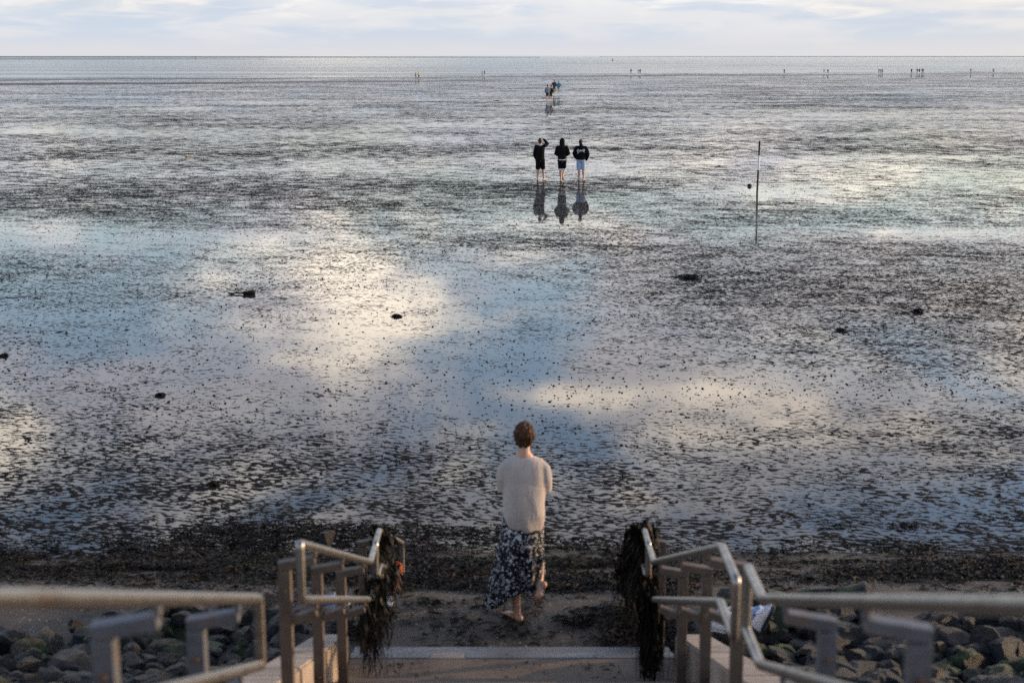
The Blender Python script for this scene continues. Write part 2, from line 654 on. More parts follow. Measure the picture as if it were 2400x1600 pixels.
M = {}
M['mud'] = mat_mud()
M['sand'] = mat_sand()
M['sea'] = mat_sea()
M['tube'] = mat_steel('steel_tube', (0.30, 0.285, 0.265), 0.36)
M['post'] = mat_steel('galvanised_post', (0.105, 0.109, 0.122), 0.55, 0.35)
M['post_brown'] = mat_steel('brown_post', (0.105, 0.076, 0.055), 0.6, 0.2)  # browner base colour for the middle and far handrail posts
M['bolt'] = simple('rusty_bolt', (0.10, 0.055, 0.03), 0.7, 60, 0.3)
M['concrete'] = mat_concrete('sandy_concrete', (0.125, 0.086, 0.055), (0.18, 0.126, 0.084))
M['coping'] = mat_concrete('coping_concrete', (0.24, 0.19, 0.145), (0.36, 0.285, 0.22))
M['edge'] = mat_concrete('edge_concrete', (0.095, 0.090, 0.088), (0.15, 0.145, 0.145), 0.45)
M['rock'] = mat_rock()
M['rubble'] = simple('dark_rubble', (0.020, 0.018, 0.017), 0.7, 9, 0.6, 0.05)
M['weed'] = mat_weed('dry_seaweed', (0.004, 0.003, 0.002), (0.020, 0.012, 0.005), 0.6, (0.011, 0.013, 0.003))
M['kelp'] = mat_weed('wet_kelp', (0.002, 0.0016, 0.0014), (0.007, 0.0045, 0.003), 0.5, (0.004, 0.0035, 0.0015))
M['cast'] = simple('mud_cast', (0.010, 0.009, 0.009), 0.8, 30, 0.3, spec=0.2)
M['shell'] = simple('shell', (0.36, 0.32, 0.27), 0.5, 30, 0.35)
M['sandbank'] = simple('sandbank', (0.085, 0.078, 0.075), 0.6, 0.3, 0.3)
M['skin'] = mat_skin('skin', (0.46, 0.26, 0.18))
M['knit'] = mat_knit('oatmeal_knit', (0.43, 0.365, 0.315))
M['skirt'] = mat_skirt()
M['hair_brown'] = mat_hair('brown_hair', (0.020, 0.009, 0.004), (0.090, 0.037, 0.014))
M['black'] = simple('black_cotton', (0.005, 0.005, 0.006), 0.9, 25, 0.3, 0.004, spec=0.15)
M['dark'] = simple('dark_cloth', (0.022, 0.020, 0.022), 0.85, 25, 0.3)
M['white'] = simple('white_cloth', (0.70, 0.70, 0.71), 0.7, 20, 0.1)
M['denim'] = simple('pale_denim', (0.30, 0.40, 0.58), 0.85, 25, 0.15)
M['orange'] = simple('orange_twine', (0.50, 0.10, 0.02), 0.6, 40, 0.2)
M['bluerubber'] = simple('blue_foam', (0.30, 0.42, 0.75), 0.6, 30, 0.15)
M['darkrubber'] = simple('dark_rubber', (0.02, 0.022, 0.028), 0.6, 30, 0.2)
M['polewhite'] = simple('white_paint', (0.72, 0.72, 0.72), 0.5, 20, 0.15)
M['poleblack'] = simple('black_paint', (0.012, 0.012, 0.013), 0.5, 20, 0.2)
M['polerust'] = simple('rusty_black_paint', (0.020, 0.013, 0.012), 0.6, 20, 0.3)

# ------------------------------------------------------------------ ground: mudflat, beach, sea
MUD_Z = -0.55
SEA_Z = -1.9


def shore_y(X):
    return 466 + 0.479 * X + 7 * np.sin(X / 23.0) + 4 * np.sin(X / 9.0 + 1.0)


def mud_z(X, Y):
    u = (Y - 150) / (shore_y(X) - 150)
    return np.where(u < 0, MUD_Z, np.where(u < 1, MUD_Z - 1.35 * u, SEA_Z - np.minimum((u - 1) * 2, 6)))


def beach_z(X, Y):
    wob = 0.5 * (fbm(X * 0.5, Y * 0.12, 3, 5) - 0.5)
    z = 0.02 - 0.64 * sstep(10.9, 14.9, Y + wob)
    z = z + 0.05 * (fbm(X * 1.1, Y * 1.1, 4, 9) - 0.5) + 0.018 * (fbm(X * 6, Y * 6, 3, 3) - 0.5)
    z = z - 0.12 * np.maximum(0, Y - 14.9)
    return z


def wet_field(X, Y):
    """water standing on the flat (positive = deeper); pools and drained banks where the flat has them"""
    w = np.full_like(X, -0.02)
    # (cx, cy, rx, ry, depth)
    for cx, cy, rx, ry, d in ((-1.2, 24.5, 5.5, 5.5, 0.17), (5.5, 21.3, 5.0, 1.7, 0.18), (1.0, 20.2, 3.0, 1.8, 0.20),
                              (-8.5, 31.0, 4.5, 6.5, 0.11), (-1.6, 31.5, 3.0, 3.5, 0.16), (12.2, 41.5, 4.5, 1.8, 0.22),
                              (6.0, 31.0, 5.5, 6.0, -0.06), (9.0, 27.0, 4.0, 2.4, -0.05), (-4.0, 46.0, 14.0, 5.0, -0.01),
                              (0.0, 15.6, 12.0, 2.2, 0.02), (-5.5, 18.0, 4.0, 2.6, -0.03), (9.8, 55.0, 3.0, 3.0, 0.22),
                              (4.0, 68.0, 16.0, 6.0, 0.14), (-14, 40.0, 6.0, 4.0, 0.14), (8.5, 16.8, 4.0, 2.0, -0.08)):
        w = w + d * np.exp(-((X - cx) / rx) ** 2 - ((Y - cy) / ry) ** 2)
    w = w + 0.16 * (fbm(X * 0.22, Y * 0.3, 4, 21) - 0.5) * 2
    w = w + 0.03 * sstep(40, 100, Y)
    return w


def build_ground():
    # mudflat sheet: rows finer near the beach
    rows = [13.2]
    while rows[-1] < 700:
        y = rows[-1]
        rows.append(y + max(0.09, 0.0065 * y))
    rows = np.array(rows)
    s = np.concatenate([[-9, -5, -3, -2, -1.5, -1.2], np.linspace(-1, 1, 340), [1.2, 1.5, 2, 3, 5, 9]])
    Yg = np.repeat(rows[:, None], len(s), 1)
    Xg = s[None, :] * (0.42 * rows[:, None] + 5)
    Zg = mud_z(Xg, Yg)
    Zg = Zg + 0.004 * (fbm(Xg * 0.25, Yg * 0.35, 2, 31) - 0.5) * (Yg < 120)
    me = np_mesh('mudflat', np.stack([Xg, Yg, Zg], -1).reshape(-1, 3), grid_quads(len(rows), len(s)))
    at_ = me.attributes.new('wet', 'FLOAT', 'POINT')
    at_.data.foreach_set('value', wet_field(Xg, Yg).astype(np.float32).ravel())
    o = link('mudflat', me, M['mud'])
    tag(o, kind='structure')

    ys = np.concatenate([np.linspace(-6, 8.6, 25), np.arange(8.7, 17.0, 0.035)])
    xs = np.concatenate([[-90, -50, -28, -18, -13], np.arange(-9, 9.001, 0.05), [13, 18, 28, 50, 90]])
    Xg, Yg = np.meshgrid(xs, ys)
    Zg = beach_z(Xg, Yg)
    me = np_mesh('beach', np.stack([Xg, Yg, Zg], -1).reshape(-1, 3), grid_quads(len(ys), len(xs)))
    tag(link('beach', me, M['sand']), kind='structure')

    # sea to the horizon, with low breakers along the edge
    ys = np.concatenate([np.linspace(-130, 60, 380), np.linspace(62, 500, 60), [700, 1000, 1600, 2600, 4200, 7000, 12000, 20000, 40000]])
    xs = np.concatenate([[-30000, -9000, -3000, -1200, -700], np.linspace(-420, 420, 240), [700, 1200, 3000, 9000, 30000]])
    Xg, T = np.meshgrid(xs, ys)
    Xc = np.clip(Xg, -450, 450)
    base = shore_y(Xc)
    Yg = np.where(T < 600, base + T, 466 + T)
    ph = T + 3.0 * (fbm(Xc * 0.06, T * 0.01, 3, 41) - 0.5) * 2
    brk = 0.0
    for c, hgt, wd in ((6.0, 0.16, 1.4), (15.0, 0.22, 1.8), (31.0, 0.16, 2.4)):
        brk = brk + hgt * np.exp(-((ph - c) / wd) ** 2) * (0.4 + fbm(Xc * 0.09, T * 0 + c, 3, 44))
    Zg = SEA_Z + brk
    me = np_mesh('sea', np.stack([Xg, Yg, Zg], -1).reshape(-1, 3), grid_quads(len(ys), len(xs)))
    tag(link('sea', me, M['sea']), kind='structure')

    # low banks of wet sand: one before the water's edge, others far out on the horizon
    def bank(name, pts, widths, heights):
        n = len(pts)
        prof = [(-1.0, -0.3), (-0.82, 0.35), (-0.6, 0.8), (0.0, 1.0), (0.6, 0.7), (1.0, -0.3)]
        V = []
        for (x, y, z), w, h in zip(pts, widths, heights):
            for u, k in prof:
                V.append((x, y + u * w, z + k * h))
        me = np_mesh(name, np.array(V), grid_quads(n, len(prof)))
        return tag(link(name, me, M['sandbank']), kind='structure')
    t = np.linspace(0, 1, 60)
    px = -175 + 178 * t
    py = 262 + 96 * t + 2.5 * np.sin(t * 19) + 1.5 * np.sin(t * 41)
    bank('sandbank', [(a, b, float(mud_z(np.array(a), np.array(b)))) for a, b in zip(px, py)],
         6 + 4 * np.sin(t * 9) * 0.4, 0.32 * (1 - t) ** 0.7 + 0.03)
    px = -170 + 420 * t
    bank('sandbank', [(a, float(shore_y(np.array(a))) - 26 + 3 * math.sin(a / 17), float(mud_z(np.array(a), shore_y(np.array(a)) - 26))) for a in px],
         7 + 2 * np.sin(t * 23), 0.10 + 0.06 * np.sin(t * 15))
    t2 = np.linspace(0, 1, 50)
    bank('sandbank', [(-1500 + 1050 * q, 2600 + 60 * math.sin(q * 9), SEA_Z) for q in t2], 60 + 0 * t2, 1.5 * np.sin(np.pi * np.clip(t2 * 1.0, 0.03, 0.97)) ** 0.4)
    bank('sandbank', [(-4200 + 4300 * q, 5200 + 90 * math.sin(q * 7), SEA_Z) for q in t2], 130 + 0 * t2, 4.2 * np.sin(np.pi * np.clip(t2, 0.02, 0.98)) ** 0.35)
    bank('sandbank', [(500 + 5200 * q, 8200 + 90 * math.sin(q * 8), SEA_Z) for q in t2], 130 + 0 * t2, 3.6 * np.sin(np.pi * np.clip(t2, 0.02, 0.98)) ** 0.35)


build_ground()


# ------------------------------------------------------------------ stairs
RAIL_X = 0.97
POST_X = 1.12


def floor_z(Y):
    if Y > 9.26:
        return 0.12
    if Y > 6.32:
        return 0.12 + 0.165 * (int((9.26 - Y) / 0.42) + 1)
    if Y > 5.1:
        return 1.44
    return min(3.09, 1.44 + 0.165 * (int((5.1 - Y) / 0.42) + 1))


def build_stairs():
    st = empty('beach_stairs', (0, 9.3, 0), 'sandy concrete stairs leading down to the beach between two low walls', 'stairs')
    inv = Vector((0, -9.3, 0))

    def slab(name, y0, y1, z, mat, depth=0.5, bev=0.012, hw=1.215):
        bm = bmesh.new()
        box(bm, 0, (y0 + y1) / 2 + inv.y, z - depth / 2, 2 * hw, y1 - y0 - 0.004, depth, bev=bev)
        return from_bm(name, bm, mat, st)
    # lowest landing, its paler edge beam and the half-buried tread beyond
    slab('landing', 9.26, 9.95, 0.12, M['concrete'])
    for x0, x1 in ((-1.215, -0.62), (-0.61, -0.36), (-0.35, 1.215)):
        bm = bmesh.new()
        box(bm, (x0 + x1) / 2, 10.005 + inv.y, 0.123 - 0.2, x1 - x0, 0.10, 0.4, bev=0.01)
        from_bm('edge_beam', bm, M['edge'] if x1 - x0 > 0.3 else M['coping'], st)
    slab('tread', 10.06, 10.30, 0.065, M['edge'], 0.4)
    for k in range(1, 8):
        slab('step', 9.26 - 0.42 * k, 9.26 - 0.42 * (k - 1), 0.12 + 0.165 * k, M['concrete'])
    slab('landing', 5.1, 6.32, 1.44, M['concrete'])
    for k in range(1, 10):
        slab('step', 5.1 - 0.42 * k, 5.1 - 0.42 * (k - 1), 1.44 + 0.165 * k, M['concrete'])
    slab('landing', -3.0, 5.1 - 0.42 * 9, 3.09, M['concrete'])
    # side walls in slabs with open joints

    def wz(y):
        return 0.28 + 0.335 * (10.03 - y)
    cuts = [10.03, 8.66, 7.3, 5.9, 4.4, 2.8, 0.9]
    for sx in (-1, 1):
        for a, b in zip(cuts[:-1], cuts[1:]):
            bm = bmesh.new()
            y1, y0 = a - 0.005, b + 0.005
            vs_ = []
            for x in (1.225, 1.475):
                vs_.append([bm.verts.new((sx * x, y + inv.y, z)) for y, z in ((y0, wz(y0) - 1.3), (y1, wz(y1) - 1.1), (y1, wz(y1)), (y0, wz(y0)))])
            A, B = vs_
            bm.faces.new(A)
            bm.faces.new(list(reversed(B)))
            for i in range(4):
                j = (i + 1) % 4
                bm.faces.new((A[j], A[i], B[i], B[j]))
            bmesh.ops.recalc_face_normals(bm, faces=bm.faces)
            bmesh.ops.bevel(bm, geom=list(bm.edges), offset=0.014, segments=2, affect='EDGES')
            from_bm('side_wall', bm, M['coping'], st)
    return st


build_stairs()


def rounded(pts, r=0.05, n=5):
    pts = [Vector(p) for p in pts]
    out = [pts[0]]
    for a, b, c in zip(pts[:-2], pts[1:-1], pts[2:]):
        d1 = (a - b).normalized()
        d2 = (c - b).normalized()
        rr = min(r, (a - b).length * 0.45, (c - b).length * 0.45)
        p, q = b + d1 * rr, b + d2 * rr
        for k in range(n + 1):
            u = k / n
            out.append(p * (1 - u) ** 2 + b * 2 * u * (1 - u) + q * u ** 2)
    out.append(pts[-1])
    return out


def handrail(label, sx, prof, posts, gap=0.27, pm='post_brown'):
    """double tube rail on bracket posts; prof = [(Y, z), ...] of the top tube from near to far"""
    y0 = prof[0][0]
    root = empty('handrail', (sx * POST_X, y0, floor_z(y0) if y0 < 10 else 0), label, 'handrail', 'tubular handrails beside the stairs')
    org = Vector(root.location)
    X = sx * RAIL_X
    top = [(X, prof[0][0], prof[0][1] - gap / 2 - 0.002)] + [(X, y, z) for y, z in prof] + [(X, prof[-1][0], prof[-1][1] - gap / 2 - 0.002)]
    low = [(X, prof[0][0], prof[0][1] - gap / 2 + 0.002)] + [(X, y, z - gap) for y, z in prof] + [(X, prof[-1][0], prof[-1][1] - gap / 2 + 0.002)]
    for nm, pl in (('top_rail', top), ('lower_rail', low)):
        bm = bmesh.new()
        pl = rounded(pl, 0.022)
        tube(bm, [p - org for p in pl], [0.0215] * len(pl), 14, ref=Vector((1, 0, 0)), caps=False, dome=False)
        from_bm(nm, bm, M['tube'], root, True)

    def rz(y):
        return float(np.interp(y, [p[0] for p in prof], [p[1] for p in prof]))
    for py in posts:
        zt = rz(py) - 0.115
        fz = floor_z(py) - 0.02 if py < 10 else -0.35
        bm = bmesh.new()
        box(bm, sx * POST_X - org.x, py - org.y, (zt + fz) / 2 - org.z, 0.062, 0.062, zt - fz, bev=0.005)
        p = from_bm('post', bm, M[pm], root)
        for bz in (zt - 0.10, zt - 0.20, zt - 0.62):
            if bz < fz + 0.1:
                continue
            bm = bmesh.new()
            bmesh.ops.create_cone(bm, cap_ends=True, segments=8, radius1=0.012, radius2=0.010, depth=0.012,
                                  matrix=Matrix.Translation((sx * POST_X - org.x, py - 0.036 - org.y, bz - org.z)) @ Matrix.Rotation(R(90), 4, 'X'))
            from_bm('bolt', bm, M['bolt'], p)
        for dz in (0.0, -gap):
            a = Vector((sx * (POST_X + 0.031), py, zt + dz + (0.0225 if dz == 0 else 0.0)))
            b = Vector((X, py + 0.012, rz(py) - 0.066 + dz))
            bm = bmesh.new()
            d = b - a
            rot = d.to_track_quat('X', 'Z').to_matrix().to_4x4()
            if dz != 0:
                a = Vector((sx * (POST_X - 0.0325), py, zt + dz + 0.008))
                d = b - a
                rot = d.to_track_quat('X', 'Z').to_matrix().to_4x4()
            box(bm, *((a + b) / 2 - org), d.length, 0.058, 0.043, rot, 0.004)
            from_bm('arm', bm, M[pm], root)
            bm = bmesh.new()
            box(bm, X - org.x, py + 0.012 - org.y, rz(py) + dz - 0.034 - org.z, 0.012, 0.04, 0.040)
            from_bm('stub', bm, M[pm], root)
    return root


handrail('near left handrail, blurred pale tube cutting in from the left edge', -1, [(1.0, 4.135), (5.14, 2.495)], [2.42, 3.67, 4.75], pm='post')
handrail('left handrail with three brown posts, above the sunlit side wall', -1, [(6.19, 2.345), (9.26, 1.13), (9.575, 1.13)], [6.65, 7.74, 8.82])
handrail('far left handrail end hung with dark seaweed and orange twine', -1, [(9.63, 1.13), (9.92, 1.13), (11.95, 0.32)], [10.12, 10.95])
handrail('near right handrail, grey tube running out at the right edge', 1, [(1.0, 4.112), (5.2, 2.47), (5.55, 2.47)], [2.42, 3.67, 4.75], pm='post')
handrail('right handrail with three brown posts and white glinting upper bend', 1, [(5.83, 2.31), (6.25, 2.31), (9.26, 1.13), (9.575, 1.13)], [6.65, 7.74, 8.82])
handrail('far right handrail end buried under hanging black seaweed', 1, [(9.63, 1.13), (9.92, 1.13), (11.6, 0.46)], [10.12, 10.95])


# ------------------------------------------------------------------ rock banks
def rock_mesh(i):
    rnd = random.Random(100 + i)
    bm = bmesh.new()
    bmesh.ops.create_icosphere(bm, subdivisions=3, radius=1)
    planes = []
    for k in range(9):
        v = Vector((rnd.gauss(0, 1), rnd.gauss(0, 1), rnd.gauss(0, 1))).normalized()
        planes.append((v, rnd.uniform(0.42, 0.80)))
    for v in bm.verts:
        p = v.co.copy()
        for nrm, d in planes:
            k = p.dot(nrm)
            if k > d:
                p -= nrm * (k - d) * 0.97
        p *= 1 + 0.16 * mnoise.fractal(p * 2.6 + Vector((i * 7, 0, 0)), 1.0, 2.0, 3)
        v.co = p
    for f in bm.faces:
        f.smooth = True
    me = bpy.data.meshes.new('rock')
    bm.to_mesh(me)
    bm.free()
    me.set_sharp_from_angle(angle=R(24))
    me.materials.append(M['rock'])
    return me


ROCKS = [rock_mesh(i) for i in range(12)]


def bank_z(Y, sx):
    return max(-0.15, 0.335 * (10.15 - Y) - 0.12) if Y > 0.9 else 2.9


def rock_bank(sx):
    ys = [-6, 0.9, 4, 7, 9.2, 10.3, 11.6]
    xs = [1.478, 3, 6, 12, 40]
    V = [(sx * x, y, bank_z(y, sx) - 0.10) for y in ys for x in xs]
    me = np_mesh('rock_bank', np.array(V), grid_quads(len(ys), len(xs)))
    o = link('rock_bank', me, M['rubble'])
    tag(o, kind='structure')
    rnd = random.Random(5 + sx)
    spots = []
    for pas, (sp, r0, r1, lift) in enumerate(((0.215, 0.10, 0.20, 0.0), (0.27, 0.05, 0.11, 0.12))):
        y = 8.2
        while y < 11.5:
            x = 1.62 + (0.15 if pas else 0)
            while x < 4.5:
                X = x + rnd.uniform(-0.09, 0.09)
                Y = y + rnd.uniform(-0.10, 0.10)
                edge = (11.25 - 0.10 * (X - 1.6)) if sx > 0 else (11.15 - 0.28 * max(0, X - 2.1))
                if Y < edge + 0.15 * math.sin(X * 3.0) and rnd.random() < (0.97 if pas == 0 else 0.55):
                    spots.append((X, Y, rnd.uniform(r0, r1) * (1.35 if rnd.random() < 0.08 else 1), lift))
                x += sp
            y += sp * 0.95
    for X, Y, r, lift in spots[:298]:
        ro = bpy.data.objects.new('rock', rnd.choice(ROCKS))
        fl = rnd.uniform(0.55, 0.85)
        base = max(bank_z(Y, sx), float(beach_z(np.array(sx * X), np.array(Y))))
        z = base + r * fl * 0.34 + lift * rnd.uniform(0.4, 1.2)
        ro.location = (sx * max(X, 1.5 + r * 0.95), Y, z)
        ro.scale = (r * rnd.uniform(0.9, 1.35), r * rnd.uniform(0.85, 1.2), r * fl)
        ro.rotation_euler = (rnd.uniform(-0.35, 0.35), rnd.uniform(-0.35, 0.35), rnd.uniform(0, 6.28))
        C.objects.link(ro)
        ro.parent = o


rock_bank(-1)
rock_bank(1)


# ------------------------------------------------------------------ seaweed
def ribbons(name, cx, cy, cz, ang, L, W, curl, arch, mat, kind=None, tilt=None):
    """many short bent strips as one mesh"""
    n = len(cx)
    K = 4
    t = np.linspace(-0.5, 0.5, K)[None, :]
    a = ang[:, None] + curl[:, None] * t
    px = cx[:, None] + np.cos(a) * L[:, None] * t
    py = cy[:, None] + np.sin(a) * L[:, None] * t
    pz = cz[:, None] + arch[:, None] * (1 - 4 * t * t)
    wx = -np.sin(a) * W[:, None] * 0.5
    wy = np.cos(a) * W[:, None] * 0.5
    tl = np.zeros(n) if tilt is None else tilt
    wz = np.sin(tl)[:, None] * W[:, None] * 0.5 * np.ones_like(px)
    taper = np.array([0.4, 1.0, 0.9, 0.25])[None, :]
    A = np.stack([px + wx * taper, py + wy * taper, pz + wz * taper], -1)
    B = np.stack([px - wx * taper, py - wy * taper, pz - wz * taper], -1)
    V = np.stack([A, B], 2).reshape(-1, 3)
    base = (np.arange(n) * K * 2)[:, None, None]
    k = np.arange(K - 1)[None, :, None] * 2
    q = base + k + np.array([0, 1, 3, 2])[None, None, :]
    me = np_mesh(name, V, q.reshape(-1, 4), smooth=False)
    o = link(name, me, mat)
    if kind:
        tag(o, kind=kind)
    return o


def build_wrack():
    n = 260000
    X = rng.uniform(-7.5, 7.5, n)
    Y = rng.uniform(10.25, 15.6, n)
    # tide line: thick at the left, broken before the stairs, a narrower line at the right
    yc = np.where(X < -1.2, 13.35 - 0.12 * (X + 4), np.where(X < 2.2, 12.95, 12.85 + 0.0 * X))
    hw = np.interp(X, [-7, -3, -1.6, -0.8, 1.2, 2.0, 7], [1.05, 1.0, 1.0, 1.25, 1.2, 0.62, 0.62])
    d = np.exp(-np.abs((Y - yc) / hw) ** 3.0)
    f = fbm(X * 0.9, Y * 1.9, 4, 77)
    f2 = fbm(X * 0.7 + 9, Y * 1.5, 4, 78)
    patch = sstep(0.43, 0.53, f + 0.07 * (X < -1.2))
    dens = d * patch
    # scattered drifts on the sand before the landing and out on the first of the mud
    drift = sstep(0.45, 0.54, f2) * ((Y > 10.3) & (Y < 12.4) & (np.abs(X) < 1.6)) * 0.85
    out = sstep(0.54, 0.68, f2) * np.exp(-((Y - 14.6) / 0.7) ** 2) * 0.5
    stray = 0.17 * sstep(0.40, 0.62, fbm(X * 2.2, Y * 3.0, 3, 79)) * (Y < 14.6)
    dens = np.clip(np.maximum(np.maximum(dens, drift), np.maximum(out, stray)), 0, 1)
    keep = rng.random(n) < dens * 0.62
    X, Y, dens = X[keep], Y[keep], dens[keep]
    blocked = (np.abs(X) > 1.45) & (Y < 11.2)
    X, Y, dens = X[~blocked], Y[~blocked], dens[~blocked]
    m = len(X)
    Z = np.maximum(beach_z(X, Y), MUD_Z) + 0.005 + dens * 0.06 * rng.random(m) * (0.4 + fbm(X * 2.5, Y * 2.5, 3, 5))
    ribbons('seaweed_wrack', X, Y, Z, rng.normal(0, 0.8, m), rng.uniform(0.05, 0.17, m), rng.uniform(0.006, 0.018, m),
            rng.normal(0, 1.6, m), rng.uniform(0.0, 0.025, m), M['weed'], 'stuff', rng.normal(0, 0.9, m))
    # shells in the sand
    k = 5200
    X = rng.uniform(-6.5, 6.5, k)
    Y = rng.uniform(10.3, 13.6, k)
    kp = (fbm(X * 0.8, Y * 1.2, 3, 91) > 0.47) & ~((np.abs(X) > 1.45) & (Y < 11.0))
    X, Y = X[kp], Y[kp]
    k = len(X)
    r = rng.uniform(0.003, 0.009, k)
    Z = beach_z(X, Y) + 0.004
    a = rng.uniform(0, 6.28, k)
    V = []
    ang = np.linspace(0, 2 * np.pi, 7)[:-1]
    ring = np.stack([X[:, None] + r[:, None] * np.cos(ang + a[:, None]), Y[:, None] + 0.75 * r[:, None] * np.sin(ang + a[:, None]),
                     Z[:, None] + 0 * ang[None, :]], -1)
    apex = np.stack([X, Y, Z + r * 0.55], -1)[:, None, :]
    V = np.concatenate([ring, apex], 1).reshape(-1, 3)
    b = (np.arange(k) * 7)[:, None, None]
    i = np.arange(6)[None, :, None]
    q = b + np.concatenate([i, (i + 1) % 6, np.full_like(i, 6)], -1)
    tag(link('shell_scatter', np_mesh('shell_scatter', V, q.reshape(-1, 3)), M['shell']), kind='stuff')


build_wrack()


def build_casts():
    """lugworm casts: small coiled heaps all over the flat"""
    n = 52000
    Y = 14.8 + (95 - 14.8) * rng.random(n) ** 1.35
    X = (rng.random(n) * 2 - 1) * (0.42 * Y + 3)
    f = fbm(X * 0.5, Y * 0.5, 3, 61)
    kp = rng.random(n) < 0.25 + 0.75 * sstep(0.4, 0.6, f)
    kp &= rng.random(n) < np.where(Y < 18, 0.35, 1.0)
    X, Y = X[kp], Y[kp]
    n = len(X)
    r = np.minimum(rng.lognormal(-4.5, 0.36, n), 0.021)
    h = r * rng.uniform(0.6, 1.15, n)
    Z = mud_z(X, Y) - 0.004
    ang = np.linspace(0, 2 * np.pi, 8)[:-1]
    K = 7
    a = rng.uniform(0, 6.28, n)[:, None]
    j1 = rng.uniform(0.75, 1.3, (n, K))
    j2 = rng.uniform(0.6, 1.3, (n, K))
    rings = []
    for rad, hh, j in ((1.25, 0.0, j1), (0.95, 0.5, j2), (0.5, 0.95, j1)):
        rings.append(np.stack([X[:, None] + r[:, None] * rad * j * np.cos(ang + a), Y[:, None] + r[:, None] * rad * j * np.sin(ang + a),
                               Z[:, None] + h[:, None] * hh * (0.8 + 0.4 * (j - 0.75))], -1))
    apex = np.stack([X + r * 0.1, Y, Z + h * 1.08], -1)[:, None, :]
    V = np.concatenate(rings + [apex], 1).reshape(-1, 3)
    b = (np.arange(n) * (3 * K + 1))[:, None, None]
    i = np.arange(K)[None, :, None]
    j = (i + 1) % K
    tr = []
    for l in (0, 1):
        tr.append(np.concatenate([i + l * K, j + l * K, j + (l + 1) * K], -1))
        tr.append(np.concatenate([i + l * K, j + (l + 1) * K, i + (l + 1) * K], -1))
    tr.append(np.concatenate([i + 2 * K, j + 2 * K, np.full_like(i, 3 * K)], -1))
    q = b + np.concatenate(tr, 1)
    tag(link('worm_casts', np_mesh('worm_casts', V, q.reshape(-1, 3)), M['cast']), kind='stuff')


build_casts()


def strand_mesh(name, roots, nseg, rnd, spread, sway):
    """hanging fronds: flat ribbons falling from root points; roots = [(pos, length, width)]"""
    bm = bmesh.new()
    for p, L, W in roots:
        p = Vector(p)
        a = rnd.uniform(0, math.pi)
        w = Vector((math.cos(a), math.sin(a), 0))
        dx, dy = rnd.gauss(0, spread), rnd.gauss(0, spread)
        ph = rnd.uniform(0, 6.28)
        prev = None
        for k in range(nseg + 1):
            u = k / nseg
            c = p + Vector((dx * u + sway * math.sin(ph + u * 4) * u, dy * u + sway * math.cos(ph + u * 3) * u, -L * u + 0.02 * math.sin(u * 9 + ph)))
            ww = W * (1 - 0.65 * u) * (0.8 + 0.35 * math.sin(ph + k * 2.1))
            tw = w * math.cos(u * 2 + ph) + Vector((-w.y, w.x, 0)) * math.sin(u * 2 + ph)
            A, B = bm.verts.new(c + tw * ww * 0.5), bm.verts.new(c - tw * ww * 0.5)
            if prev:
                bm.faces.new((prev[0], prev[1], B, A))
            prev = (A, B)
    me = bpy.data.meshes.new(name)
    bm.to_mesh(me)
    bm.free()
    return me


def rail_pt(sx, y, low=False):
    z = float(np.interp(y, [6.19, 9.26, 9.92, 11.95], [2.345, 1.13, 1.13, 0.32]))
    return Vector((sx * RAIL_X, y, z - (0.27 if low else 0)))


def hanging(label, sx, spec, seed, name='hanging_seaweed'):
    """spec rows: (y0, y1, low, count, Lmin, Lmax, jitter, spread)"""
    rnd = random.Random(seed)
    roots = []
    org = rail_pt(sx, spec[0][0])
    for y0, y1, low, n, l0, l1, jit, spr in spec:
        for i in range(n):
            y = rnd.uniform(y0, y1)
            p = rail_pt(sx, y, low) + Vector((rnd.gauss(0, jit), rnd.gauss(0, jit * 0.6), 0.03 + rnd.uniform(-0.05, 0.035)))
            L = l0 + (l1 - l0) * rnd.random() ** 1.6
            g = 0.0 if y > 10.1 else floor_z(y)
            L = min(L, p.z - g - 0.01)
            if L < 0.06:
                continue
            roots.append((p - org, L, rnd.choice((0.006, 0.009, 0.013, 0.03))))
    o = link(name, strand_mesh(name, roots, 8, rnd, spec[0][7], 0.045), M['kelp'])
    o.location = org
    tag(o, label, 'seaweed', 'seaweed caught on the handrails')
    return o


hanging('thick black seaweed heaped over the top of the far right handrail', 1,
        [(9.98, 10.9, False, 560, 0.2, 0.62, 0.042, 0.035), (9.98, 10.35, False, 220, 0.15, 0.55, 0.055, 0.04), (10.3, 11.3, True, 300, 0.15, 0.55, 0.05, 0.06)], 3)
hanging('long black seaweed fronds trailing from the right lower rail to the landing', 1,
        [(9.15, 9.6, True, 330, 0.5, 0.82, 0.024, 0.022), (9.3, 9.62, True, 120, 0.2, 0.5, 0.04, 0.04)], 4)
hanging('dark seaweed bunch behind the bend of the far left handrail', -1,
        [(9.98, 10.22, False, 150, 0.12, 0.34, 0.028, 0.03), (10.2, 11.3, True, 240, 0.08, 0.30, 0.03, 0.04)], 5)
hanging('black seaweed fronds dangling from the left lower rail above the wall end', -1,
        [(9.05, 9.6, True, 210, 0.12, 0.5, 0.035, 0.05), (9.38, 9.6, True, 110, 0.4, 0.82, 0.02, 0.03)], 6)


